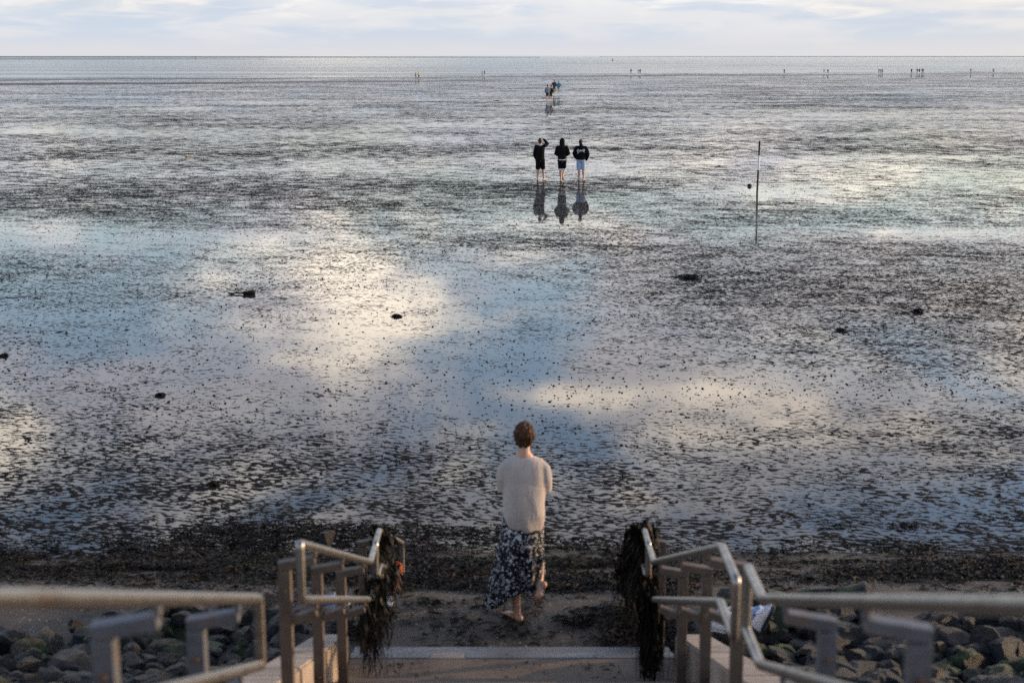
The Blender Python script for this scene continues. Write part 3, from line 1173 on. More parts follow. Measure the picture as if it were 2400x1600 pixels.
def twine():
    bm = bmesh.new()
    rnd = random.Random(2)
    c = rail_pt(-1, 11.2, True) + Vector((0.0, 0, 0.0))
    for k in range(9):
        pts = []
        a0 = rnd.uniform(0, 6.28)
        for i in range(17):
            a = a0 + 2 * math.pi * i / 16
            pts.append(Vector((math.cos(a) * rnd.uniform(0.035, 0.07), (k - 4) * 0.012 + 0.01 * math.sin(a * 2), math.sin(a) * rnd.uniform(0.035, 0.06))))
        tube(bm, pts, [0.004] * 17, 6, ref=Vector((0.2, 1, 0.1)), dome=False)
    for k in range(5):
        p = Vector((rnd.uniform(-0.04, 0.04), rnd.uniform(-0.05, 0.05), -0.03))
        pts = [p + Vector((0.02 * math.sin(i + k), 0.01 * i * (k - 2), -0.03 * i)) for i in range(6)]
        tube(bm, pts, [0.003] * 6, 6, dome=False)
    o = from_bm('net_twine', bm, M['orange'], None, True)
    o.location = c
    tag(o, 'tangle of orange net twine knotted round the far left rail', 'twine')


twine()


def clump(label, px, py, w, d, h, n, seed, mat='kelp'):
    """a small heap of weed lying on the flat"""
    rnd = np.random.default_rng(seed)
    p = at(px, py, MUD_Z)
    u = rnd.normal(0, 0.34, n)
    v = rnd.normal(0, 0.34, n)
    rr = np.sqrt(u * u + v * v)
    k = rr < 1.0
    u, v, rr = u[k], v[k], rr[k]
    m = len(u)
    o = ribbons('seaweed_clump', u * w / 2, v * d / 2, 0.004 + h * rnd.random(m) * np.clip(1 - rr, 0.05, 1), rnd.normal(0.1, 0.9, m),
                rnd.uniform(0.05, 0.16, m), rnd.uniform(0.01, 0.03, m), rnd.normal(0, 1.4, m), rnd.uniform(0, 0.03, m), M[mat], None, rnd.normal(0, 0.8, m))
    o.location = p
    tag(o, label, 'seaweed', 'seaweed clumps lying on the mudflat')


clump('largest seaweed clump on the flat, right of centre below the striped pole', 1618, 651, 0.95, 1.0, 0.04, 300, 1)
clump('seaweed clump in the bright reflection left of centre', 930, 742, 0.22, 0.34, 0.028, 120, 2)
clump('seaweed clump with a ragged top in the dark speckled area at far right', 2150, 731, 0.26, 0.32, 0.06, 140, 3)
clump('flat seaweed clump at right, left of two others on the speckled mud', 1972, 775, 0.20, 0.3, 0.028, 120, 4)
clump('pale brown seaweed tuft at left with a ripple beside it', 376, 927, 0.12, 0.16, 0.02, 110, 5, 'weed')
clump('small seaweed clump close to the foot of the striped pole', 1757, 437, 0.20, 0.3, 0.11, 120, 6)
clump('low seaweed clump at the left edge of the flat', 12, 834, 0.15, 0.25, 0.025, 110, 7)
clump('seaweed clump above the left wrack, nearest the steps on the rippled mud', 500, 1137, 0.10, 0.14, 0.03, 90, 8, 'weed')
clump('small seaweed streak far out on the flat, left of the walkers', 1165, 237, 1.0, 0.9, 0.10, 340, 9)


def driftwood():
    p = at(565, 690, MUD_Z)
    bm = bmesh.new()
    pts, rad = [], []
    rnd = random.Random(9)
    for i in range(12):
        u = i / 11
        pts.append(Vector((-0.27 + 0.54 * u, 0.02 * math.sin(u * 7), 0.025 + 0.012 * u + 0.008 * rnd.uniform(-1, 1))))
        rad.append(0.018 + 0.004 * rnd.uniform(-1, 1) + (0.026 if u > 0.58 else 0))
    tube(bm, pts, rad, 9)
    o = from_bm('driftwood', bm, M['weed'], None, True)
    o.location = p
    tag(o, 'dark stick of driftwood, thicker at its right end, lying in pale reflection', 'driftwood')


driftwood()


def mud_stone():
    o = bpy.data.objects.new('boulder', ROCKS[3])
    p = at(765, 1283, -0.55)
    o.location = (p.x, p.y, -0.44)
    o.scale = (0.13, 0.13, 0.15)
    C.objects.link(o)
    tag(o, 'lone dark boulder at the mud edge beyond the left handrail', 'boulder')
    o = bpy.data.objects.new('pebble', ROCKS[5])
    p = at(438, 367, MUD_Z)
    o.location = (p.x, p.y, MUD_Z + 0.03)
    o.scale = (0.09, 0.09, 0.08)
    o.data = ROCKS[5].copy()
    o.data.materials.clear()
    o.data.materials.append(simple('ochre_float', (0.42, 0.25, 0.08), 0.6, 20, 0.2))
    C.objects.link(o)
    o.name = 'float'
    tag(o, 'small ochre float lying far off on the left of the flat', 'float')


mud_stone()


def marker_pole():
    p = at(1774.5, 452, MUD_Z)
    root = empty('marker_pole', p, 'thin black and white banded pole standing in the wet flat', 'pole')
    lean = Vector((0.018, 0, 0))
    for z0, z1, mt in ((-0.3, 0.86, 'polerust'), (0.86, 1.40, 'polewhite'), (1.40, 1.93, 'poleblack')):
        bm = bmesh.new()
        tube(bm, [lean * z0 + Vector((0, 0, z0)), lean * z1 + Vector((0, 0, z1))], [0.038, 0.038], 12, dome=False)
        from_bm('pole_band', bm, M[mt], root, False)
    bm = bmesh.new()
    tube(bm, [lean * 1.93 + Vector((0, 0, 1.93)), lean * 1.95 + Vector((0, 0, 1.95))], [0.041, 0.036], 12, dome=False)
    from_bm('cap', bm, M['poleblack'], root)


marker_pole()


def sea_marks():
    D = 6.43 * FPX / (143 - 131)
    x = (1431 - 1200) / FPX * D
    root = empty('buoy', (x, D, SEA_Z), 'dark channel buoy afloat near the horizon, right of centre', 'buoy')
    bm = bmesh.new()
    tube(bm, [(0, 0, -0.3), (0, 0, 0.2), (0, 0, 0.8)], [0.9, 1.0, 0.85], 14, dome=False)
    from_bm('float_drum', bm, M['poleblack'], root)
    bm = bmesh.new()
    tube(bm, [(0, 0, 0.8), (0, 0, 2.4)], [0.5, 0.22], 10, dome=False)
    from_bm('tower', bm, M['dark'], root)
    bm = bmesh.new()
    ell(bm, (0, 0, 2.75), 0.35, 0.35, 0.4, sub=2)
    from_bm('topmark', bm, M['poleblack'], root)
    for px, h, lab in ((2385, 7.0, 'slender dark beacon post breaking the horizon at far right'), (472, 4.5, 'tiny beacon post on the horizon at the left')):
        D = 2400
        x = (px - 1200) / FPX * D
        root = empty('beacon', (x, D, SEA_Z), lab, 'beacon')
        bm = bmesh.new()
        tube(bm, [(0, 0, -1), (0, 0, h)], [0.5, 0.3], 8, dome=False)
        from_bm('shaft', bm, M['dark'], root)
        bm = bmesh.new()
        box(bm, 0, 0, h + 0.5, 0.9, 0.9, 1.0, bev=0.1)
        from_bm('topmark', bm, M['dark'], root)


sea_marks()


# ------------------------------------------------------------------ people
def V3(*a):
    return Vector(a)


BASE = dict(hipL=(-.09, 0, .92), kneeL=(-.10, .02, .49), ankL=(-.10, -.01, .085), hipR=(.09, 0, .92), kneeR=(.10, .02, .49), ankR=(.10, -.01, .085),
            shL=(-.18, 0, 1.42), elL=(-.25, -.03, 1.15), wrL=(-.235, .07, .93), shR=(.18, 0, 1.42), elR=(.25, -.03, 1.15), wrR=(.235, .07, .93),
            toeL=(-.15, 1, -.05), toeR=(.15, 1, -.05), head=(0, .02, 1.64))


def hand(bm, wrist, d, palm_n, side, s=1.0):
    """palm, four fingers of different length and a thumb leaving the side of the palm"""
    d = d.normalized()
    w = d.cross(palm_n).normalized()
    nrm = w.cross(d).normalized()
    c = wrist + d * 0.045 * s
    tube(bm, [wrist, c, wrist + d * 0.085 * s], [0.026 * s, (0.036 * s, 0.015 * s), (0.038 * s, 0.013 * s)], 10, ref=nrm)
    for i, L in enumerate((0.068, 0.078, 0.072, 0.055)):
        o = (i - 1.5) * 0.019 * s
        a = wrist + d * 0.083 * s + w * o
        b = a + d * L * 0.5 * s + w * o * 0.15 - nrm * 0.006
        e = b + d * L * 0.45 * s - nrm * 0.020 * s
        tube(bm, [a, b, e], [0.0095 * s, 0.0088 * s, 0.0075 * s], 8, ref=nrm)
    a = wrist + d * 0.025 * s - w * 0.028 * s * side
    b = a + (d * 0.6 - w * 0.8 * side).normalized() * 0.035 * s
    e = b + (d - w * 0.25 * side).normalized() * 0.03 * s
    tube(bm, [a, b, e], [0.013 * s, 0.0105 * s, 0.009 * s], 8, ref=nrm)


def foot(bm, ank, toe_dir, s=1.0, toes=True):
    d = Vector(toe_dir).normalized()
    up = Vector((0, 0, 1))
    if abs(d.z) > 0.6:
        up = Vector((0, -1, 0.3)).normalized() if d.z < 0 else Vector((0, 1, 0))
    w = d.cross(up).normalized()
    up = w.cross(d).normalized()
    sole = ank - up * 0.062 * s
    heel = sole - d * 0.055 * s
    pts = [heel + up * 0.014, sole + d * 0.02 * s + up * 0.012, sole + d * 0.09 * s + up * 0.004, sole + d * 0.15 * s - up * 0.004]
    tube(bm, pts, [(0.030 * s, 0.034 * s), (0.032 * s, 0.040 * s), (0.040 * s, 0.027 * s), (0.043 * s, 0.018 * s)], 12, ref=up)
    tube(bm, [ank + up * 0.05 * s, ank - up * 0.02 * s, sole + d * 0.07 * s + up * 0.012 * s], [0.036 * s, 0.036 * s, 0.024 * s], 10, ref=d)
    if toes:
        for i, L in enumerate((0.05, 0.045, 0.04, 0.034, 0.026)):
            o = (i - 2) * 0.0165 * s
            a = sole + d * (0.145 - 0.004 * i) * s + w * o - up * 0.006 * s
            tube(bm, [a, a + d * L * s - up * 0.006 * s], [(0.0095 if i else 0.013) * s, (0.008 if i else 0.0115) * s], 8, ref=up)


def leg(bm, hip, knee, ank, s=1.0, k=1.0):
    hip, knee, ank = Vector(hip), Vector(knee), Vector(ank)
    calf = knee.lerp(ank, 0.32) + Vector((0, -0.012, 0))
    tube(bm, [hip, hip.lerp(knee, 0.5), knee, calf, knee.lerp(ank, 0.72), ank],
         [0.085 * s * k, 0.070 * s * k, 0.052 * s * k, 0.054 * s * k, 0.037 * s * k, 0.033 * s * k], 12)


def body_mesh(J, s, voxel, detail, k=1.0, name='body'):
    bm = bmesh.new()
    S = lambda p: Vector(p) * s
    dx = Vector(J.get('lean', (0, 0, 0)))
    tube(bm, [S((0, 0, .88)), S((0, 0, 1.0)), S((0, 0, 1.12)), S((0, .01, 1.28)), S((0, 0, 1.40)), S((0, 0, 1.46))],
         [(.14 * s * k, .10 * s * k), (.135 * s * k, .095 * s * k), (.12 * s * k, .09 * s * k), (.15 * s * k, .105 * s * k), (.16 * s * k, .075 * s * k), (.09 * s, .06 * s)], 16)
    for a in 'LR':
        leg(bm, S(J['hip' + a]), S(J['knee' + a]), S(J['ank' + a]), s, k)
        foot(bm, S(J['ank' + a]), J['toe' + a], s, detail)
        sh, el, wr = S(J['sh' + a]), S(J['el' + a]), S(J['wr' + a])
        tube(bm, [S((sh.x / s * 0.5, 0, 1.41)), sh, sh.lerp(el, 0.5), el, el.lerp(wr, 0.4), wr], [.055 * s, .052 * s, .043 * s, .037 * s, .035 * s, .025 * s], 10)
        side = -1 if a == 'L' else 1
        if detail:
            hand(bm, wr, wr - el, Vector(J.get('palm' + a, (-side, 0, 0.2))), -side, s)
        else:
            ell(bm, wr + (wr - el).normalized() * 0.07 * s, .03 * s, .03 * s, .05 * s, sub=2)
    h = S(J['head'])
    tube(bm, [S((0, -.005, 1.42)), S((0, 0, 1.50)), h - Vector((0, .01, .06)) * s], [.062 * s, .052 * s, .05 * s], 12)
    ell(bm, h + Vector((0, -.008, .015)) * s, .076 * s, .094 * s, .105 * s)
    ell(bm, h + Vector((0, .028, -.055)) * s, .055 * s, .06 * s, .06 * s)
    if detail:
        tube(bm, [h + Vector((0, .085, .02)) * s, h + Vector((0, .112, -.02)) * s], [.010 * s, .016 * s], 8)
        for sd in (-1, 1):
            ell(bm, h + Vector((sd * .078, -.008, -.005)) * s, .011 * s, .02 * s, .032 * s, sub=2)
            ell(bm, h + Vector((sd * .03, .082, .028)) * s, .02 * s, .010 * s, .008 * s, sub=2)
        ell(bm, h + Vector((0, .085, -.062)) * s, .024 * s, .008 * s, .007 * s, sub=2)
    return remesh(bm, voxel, 3, name)


def top_mesh(J, s, voxel, hem=.86, puff=.03, sleeve=1.0, k=1.0, hood=False, hoodup=False, name='jacket'):
    bm = bmesh.new()
    S = lambda p: Vector(p) * s
    p = puff * s
    tube(bm, [S((0, 0, hem + .03)), S((0, 0, hem + .08)), S((0, 0, 1.12)), S((0, 0, 1.28)), S((0, 0, 1.40)), S((0, 0, 1.455))],
         [(.145 * k * s + p, .11 * s + p), (.15 * k * s + p, .115 * s + p), (.15 * k * s + p, .11 * s + p), (.16 * k * s + p, .11 * s + p), (.155 * s + p, .08 * s + p * .6), (.085 * s, .065 * s)], 18, dome=False)
    for a in 'LR':
        sh, el, wr = S(J['sh' + a]), S(J['el' + a]), S(J['wr' + a])
        end = el.lerp(wr, sleeve)
        tube(bm, [S((sh.x / s * 0.4, 0, 1.40)), sh, sh.lerp(el, .5), el, el.lerp(end, .5), end],
             [.06 * s + p * .5, .058 * s + p * .6, .052 * s + p * .7, .048 * s + p * .6, .046 * s + p * .5, .036 * s + p * .3], 12)
    h = S(J['head'])
    if hoodup:
        ell(bm, h + Vector((0, -.02, .01)) * s, .112 * s, .125 * s, .145 * s)
        tube(bm, [S((0, -.03, 1.42)), h + Vector((0, -.03, -.05)) * s], [.125 * s, .105 * s], 14)
        ell(bm, h + Vector((0, -.02, .11)) * s, .06 * s, .08 * s, .06 * s)
    elif hood:
        tube(bm, [S((-.1, -.07, 1.46)), S((0, -.11, 1.44)), S((.1, -.07, 1.46))], [.05 * s, .06 * s, .05 * s], 10)
        tube(bm, [S((0, -.01, 1.43)), S((0, -.01, 1.52))], [.09 * s, .078 * s], 12)
    return remesh(bm, voxel, 3, name)


def bottom_mesh(J, s, voxel, length=.95, puff=.025, k=1.0, name='shorts'):
    """length: 1 = to the knee, 2 = to the ankle"""
    bm = bmesh.new()
    S = lambda p: Vector(p) * s
    p = puff * s
    tube(bm, [S((0, 0, .82)), S((0, 0, .90)), S((0, 0, 1.02))], [(.145 * k * s + p * .6, .11 * s + p * .6), (.15 * k * s + p * .5, .115 * s + p * .5), (.14 * k * s, .10 * s)], 16, dome=False)
    for a in 'LR':
        hp, kn, an = S(J['hip' + a]), S(J['knee' + a]), S(J['ank' + a])
        if length <= 1.2:
            e = hp.lerp(kn, length) if length <= 1 else kn.lerp(an, length - 1)
            tube(bm, [hp, hp.lerp(e, .5), e], [.092 * s + p * .4, .080 * s + p * .7, .070 * s + p * .8], 14, dome=False)
        else:
            tube(bm, [hp, hp.lerp(kn, .5), kn, kn.lerp(an, length - 1)], [.09 * s + p * .3, .078 * s + p * .5, .062 * s + p * .5, .052 * s + p * .5], 12, dome=False)
    return remesh(bm, voxel, 2, name)


def hair_mesh(J, s, voxel, long=False, cap=False, seed=1, name='hair'):
    bm = bmesh.new()
    h = Vector(J['head']) * s
    ell(bm, h + Vector((0, -.018, .028)) * s, .084 * s, .098 * s, .105 * s)
    ell(bm, h + Vector((0, -.045, -.03)) * s, .072 * s, .066 * s, .075 * s)
    if long:
        tube(bm, [h + Vector((0, -.05, 0)) * s, h + Vector((0, -.08, -.12)) * s, h + Vector((0, -.07, -.24)) * s], [.08 * s, .075 * s, .05 * s], 10)
    if cap:
        tube(bm, [h + Vector((0, .05, .06)) * s, h + Vector((0, .17, .045)) * s], [(.07 * s, .012 * s), (.055 * s, .01 * s)], 10, ref=Vector((0, 0, 1)))
    me = remesh(bm, voxel, 2, name)
    for v in me.vertices:
        q = mnoise.noise(v.co * 38 / s + Vector((seed, 0, 0)))
        v.co += (v.co - h).normalized() * q * 0.008 * s
    return me


def person(label, loc, yaw, H, pose, wear, group, voxel=0.014, detail=True, k=1.0):
    J = dict(BASE)
    J.update(pose)
    s = H / 1.76
    root = empty('person', loc, label, 'person', group, yaw)
    nm = 'person'
    link('body', body_mesh(J, s, voxel * (0.55 if detail else 1), detail, k), wear.get('skin', M['skin']), root)
    t = wear['top']
    link(t.get('name', 'jacket'), top_mesh(J, s, voxel, t.get('hem', .86), t.get('puff', .03), t.get('sleeve', 1.0), k, t.get('hood', False), t.get('hoodup', False)), M[t['m']], root)
    b = wear['bottom']
    link(b.get('name', 'shorts'), bottom_mesh(J, s, voxel, b.get('len', .95), b.get('puff', .025), k), M[b['m']], root)
    hm = wear.get('hair')
    if hm:
        link(hm.get('name', 'hair'), hair_mesh(J, s, voxel * .7, hm.get('long', False), hm.get('cap', False)), M[hm['m']], root)
    return root, J, s


M['hair_dark'] = mat_hair('dark_hair', (0.008, 0.006, 0.005), (0.03, 0.02, 0.014))
M['hair_fair'] = mat_hair('fair_hair', (0.07, 0.035, 0.018), (0.16, 0.085, 0.045))
M['greyjacket'] = simple('grey_blue_jacket', (0.16, 0.20, 0.23), 0.8, 20, 0.2)
M['teal'] = simple('turquoise_jacket', (0.02, 0.26, 0.38), 0.7, 20, 0.15)
M['yellow'] = simple('yellow_jacket', (0.62, 0.50, 0.04), 0.7, 20, 0.15)
M['olive'] = simple('olive_shorts', (0.045, 0.045, 0.035), 0.85, 20, 0.2)
M['khaki'] = simple('khaki_trousers', (0.12, 0.095, 0.075), 0.85, 20, 0.2)
M['maroon'] = simple('dark_maroon_coat', (0.05, 0.022, 0.03), 0.85, 20, 0.2)

GB = 'three youths walking out side by side'


def build_youths():
    # shading his eyes
    p = at(1266, 423, MUD_Z)
    r, J, s = person('black clad youth at left of three, raising an arm to shade his eyes', p, R(3), 1.74,
                     dict(shR=(.19, 0, 1.45), elR=(.33, .10, 1.50), wrR=(.155, .16, 1.70), palmR=(0, -.3, -1), elL=(-.245, .0, 1.14), wrL=(-.205, .10, .92),
                          ankR=(.145, .02, .085), kneeR=(.12, .03, .49), ankL=(-.115, -.05, .085), toeR=(.55, 1, -.05), toeL=(.05, 1, -.05), head=(-.01, .03, 1.635)),
                     dict(top=dict(m='black', hem=.84, puff=.028, name='sweatshirt'), bottom=dict(m='black', len=1.06, puff=.03), hair=dict(m='hair_brown')), GB)
    bm = bmesh.new()
    tube(bm, [Vector((0, .0, 1.475)) * s, Vector((0, .0, 1.51)) * s], [.070 * s, .066 * s], 14, dome=False)
    from_bm('collar', bm, M['white'], r, True)
    # hood up, mid stride
    p = at(1317, 426, MUD_Z)
    r, J, s = person('middle youth of three in a black hoodie with the hood up, mid stride', p, R(-2), 1.76,
                     dict(kneeR=(.08, .04, .50), ankR=(.035, -.22, .22), toeR=(.05, .35, -1), kneeL=(-.07, .03, .49), ankL=(-.045, .01, .085), toeL=(-.1, 1, -.05),
                          elL=(-.27, -.02, 1.14), wrL=(-.10, .15, 1.04), elR=(.27, -.02, 1.14), wrR=(.10, .15, 1.04), head=(0, .035, 1.63)),
                     dict(top=dict(m='black', hem=.90, puff=.034, hoodup=True, name='hoodie'), bottom=dict(m='black', len=.98, puff=.022)), GB)
    bm = bmesh.new()
    tube(bm, [Vector((0, 0, .885)) * s, Vector((0, 0, .915)) * s], [(.172 * s, .138 * s), (.172 * s, .138 * s)], 20, dome=False)
    from_bm('shirt_hem', bm, M['white'], r, True)
    for a in 'LR':
        hp, kn = Vector(J['hip' + a]) * s, Vector(J['knee' + a]) * s
        e = hp.lerp(kn, .98)
        bm = bmesh.new()
        d = (kn - hp).normalized()
        tube(bm, [e - d * .035, e + d * .022], [.096 * s, .090 * s], 14, dome=False)
        from_bm('white_trim', bm, M['white'], r, True)
    # lettered jacket, pale shorts
    p = at(1361, 424, MUD_Z)
    r, J, s = person('right youth of three in a lettered bulky black jacket and pale blue shorts', p, R(-4), 1.70,
                     dict(elL=(-.29, -.03, 1.15), wrL=(-.20, .08, .95), elR=(.30, -.03, 1.14), wrR=(.235, .05, .90), kneeR=(.105, .03, .49), ankR=(.115, .0, .10),
                          toeR=(.4, 1, -.1), ankL=(-.075, -.06, .085), kneeL=(-.085, .0, .49), head=(-.015, .04, 1.63)),
                     dict(top=dict(m='black', hem=.88, puff=.062, hood=True), bottom=dict(m='denim', len=1.04, puff=.03), hair=dict(m='dark', cap=True, name='cap')), GB)
    jacket = [c for c in r.children if c.name.startswith('jacket')][0]
    # white blackletter strokes in an arc over the shoulder blades, laid on the cloth
    from mathutils.bvhtree import BVHTree
    bvh = BVHTree.FromPolygons([v.co for v in jacket.data.vertices], [tuple(q.vertices) for q in jacket.data.polygons])
    strokes = [[(-.155, 1.17), (-.118, 1.185), (-.122, 1.225), (-.155, 1.26), (-.163, 1.295), (-.135, 1.335), (-.10, 1.335), (-.078, 1.30), (-.085, 1.245), (-.055, 1.25)],
               [(-.14, 1.29), (-.115, 1.30)],
               [(-.055, 1.305), (-.018, 1.275), (.018, 1.275), (.028, 1.305), (.0, 1.318), (-.03, 1.292)],
               [(.055, 1.34), (.055, 1.29), (.072, 1.285)],
               [(.10, 1.355), (.135, 1.35), (.168, 1.315), (.145, 1.285), (.115, 1.25), (.085, 1.25)],
               [(.125, 1.335), (.122, 1.255), (.175, 1.215)], [(.10, 1.31), (.13, 1.30)]]
    bm = bmesh.new()
    for st in strokes:
        pts = []
        st2 = []
        for a, b in zip(st[:-1], st[1:]):
            for q in range(4):
                st2.append((a[0] + (b[0] - a[0]) * q / 4, a[1] + (b[1] - a[1]) * q / 4))
        st2.append(st[-1])
        for x, z in st2:
            hit = bvh.ray_cast(Vector((x * s, -1, z * s)), Vector((0, 1, 0)))
            if hit[0] is not None:
                pts.append(hit[0] + Vector((0, -.003, 0)))
        if len(pts) > 1:
            tube(bm, pts, [(.011 * s, .004)] * len(pts), 6, ref=Vector((0, 1, 0)))
    from_bm('lettering', bm, M['white'], jacket)


build_youths()


def build_walkers():
    G = 'walkers out on the flat'
    p = at(1283, 236, MUD_Z)
    r, J, s = person('walker in a grey blue jacket and dark shorts, nearest of the distant group', p, R(8), 1.78,
                     dict(kneeR=(.09, .06, .49), ankR=(.09, .10, .085), ankL=(-.08, -.12, .085)),
                     dict(top=dict(m='greyjacket', hem=.86, puff=.05), bottom=dict(m='olive', len=.95), hair=dict(m='hair_dark')), G, .022, False)
    r, J, s = person('walker with a black backpack close behind the grey blue jacket', p + V3(.42, .9, 0), R(-5), 1.66,
                     dict(ankR=(.09, -.06, .085)),
                     dict(top=dict(m='dark', puff=.03), bottom=dict(m='olive', len=.95), hair=dict(m='hair_dark')), G, .022, False)
    bm = bmesh.new()
    ell(bm, Vector((0, -.20, 1.22)) * s, .17, .11, .27)
    box(bm, 0, -.29 * s, 1.12 * s, .22, .06, .2, bev=.03)
    b = link('backpack', remesh(bm, .02, 2), M['black'])
    b.location = r.location
    b.rotation_euler = r.rotation_euler
    tag(b, 'black backpack on the back of a distant walker', 'backpack')
    p = at(1299, 220, MUD_Z)
    person('distant tall walker in a dark maroon coat and khaki trousers', p, R(2), 1.86, dict(elL=(-.30, 0, 1.16), wrL=(-.36, .05, .92)),
           dict(top=dict(m='maroon', puff=.04), bottom=dict(m='khaki', len=1.75), hair=dict(m='hair_dark')), G, .022, False)
    p = at(1309.5, 219.5, MUD_Z)
    person('distant walker in a turquoise jacket with bare legs', p, R(-6), 1.68, dict(elR=(.30, -.02, 1.16), wrR=(.40, 0, .97)),
           dict(top=dict(m='teal', hem=.80, puff=.05), bottom=dict(m='white', len=.3), hair=dict(m='hair_dark')), G, .022, False)
    # the line of people along the water's edge
    rnd = random.Random(4)
    far = [(978, 184, 'greyjacket', 'far figure in grey blue beside a yellow jacket, left of centre'),
           (985, 183.5, 'yellow', 'far figure in a yellow jacket on the sandbank, left of centre'),
           (1131.5, 175, 'greyjacket', 'left one of two dark figures standing close together at the water, left of centre'),
           (1136.5, 174, 'black', 'right one of two dark figures standing close together at the water, left of centre'),
           (1474, 169.5, 'black', 'lone far figure left of a close pair, right of centre at the water'),
           (1490.5, 170, 'dark', 'left half of the far pair below the buoy, right of centre'),
           (1495, 170, 'black', 'right half of the far pair below the buoy, right of centre'),
           (1827, 170, 'black', 'lone dark figure at the water, leftmost of those in the right third'),
           (1918.5, 170.2, 'black', 'left figure of the second group at the water in the right third'),
           (1927.5, 170.5, 'dark', 'right figure of the second group at the water in the right third'),
           (2045, 170, 'khaki', 'pale brown figure, left of a group of three at the water'),
           (2049.5, 170, 'black', 'middle figure of a group of three at the water on the right'),
           (2053, 170.2, 'dark', 'right figure of a group of three at the water on the right'),
           (2120, 170, 'black', 'leftmost figure of a loose group of five at the water, far right'),
           (2133, 170, 'maroon', 'second figure from left in a loose group of five, far right'),
           (2138, 170.5, 'black', 'middle figure in a loose group of five at the water, far right'),
           (2144.5, 170, 'dark', 'second figure from right in a loose group of five, far right'),
           (2148, 170, 'black', 'rightmost figure of a loose group of five at the water, far right'),
           (2256.5, 170, 'dark', 'lone figure at the water, left one of the last two at far right'),
           (2308.5, 170, 'greyjacket', 'last lone figure at the water near the right edge')]
    for px, py, m, lab in far:
        D = 6.4 * FPX / (py - 131)
        X = (px - 1200) / FPX * D
        z = float(mud_z(np.array(X), np.array(D)))
        z = max(z, SEA_Z - 0.25)
        q = rnd.uniform(-.14, .14)
        person(lab, (X, D, z), rnd.uniform(-3, 3), rnd.uniform(1.66, 1.84),
               dict(kneeR=(.10, .04 + q * .4, .49), ankR=(.11, q, .085), ankL=(-.11, -q, .085)),
               dict(top=dict(m=m, puff=.055, hem=.84), bottom=dict(m='dark', len=rnd.choice([.95, 1.6, 1.7])), hair=dict(m='hair_dark')), 'people along the water edge', .034, False, 1.1)


build_walkers()


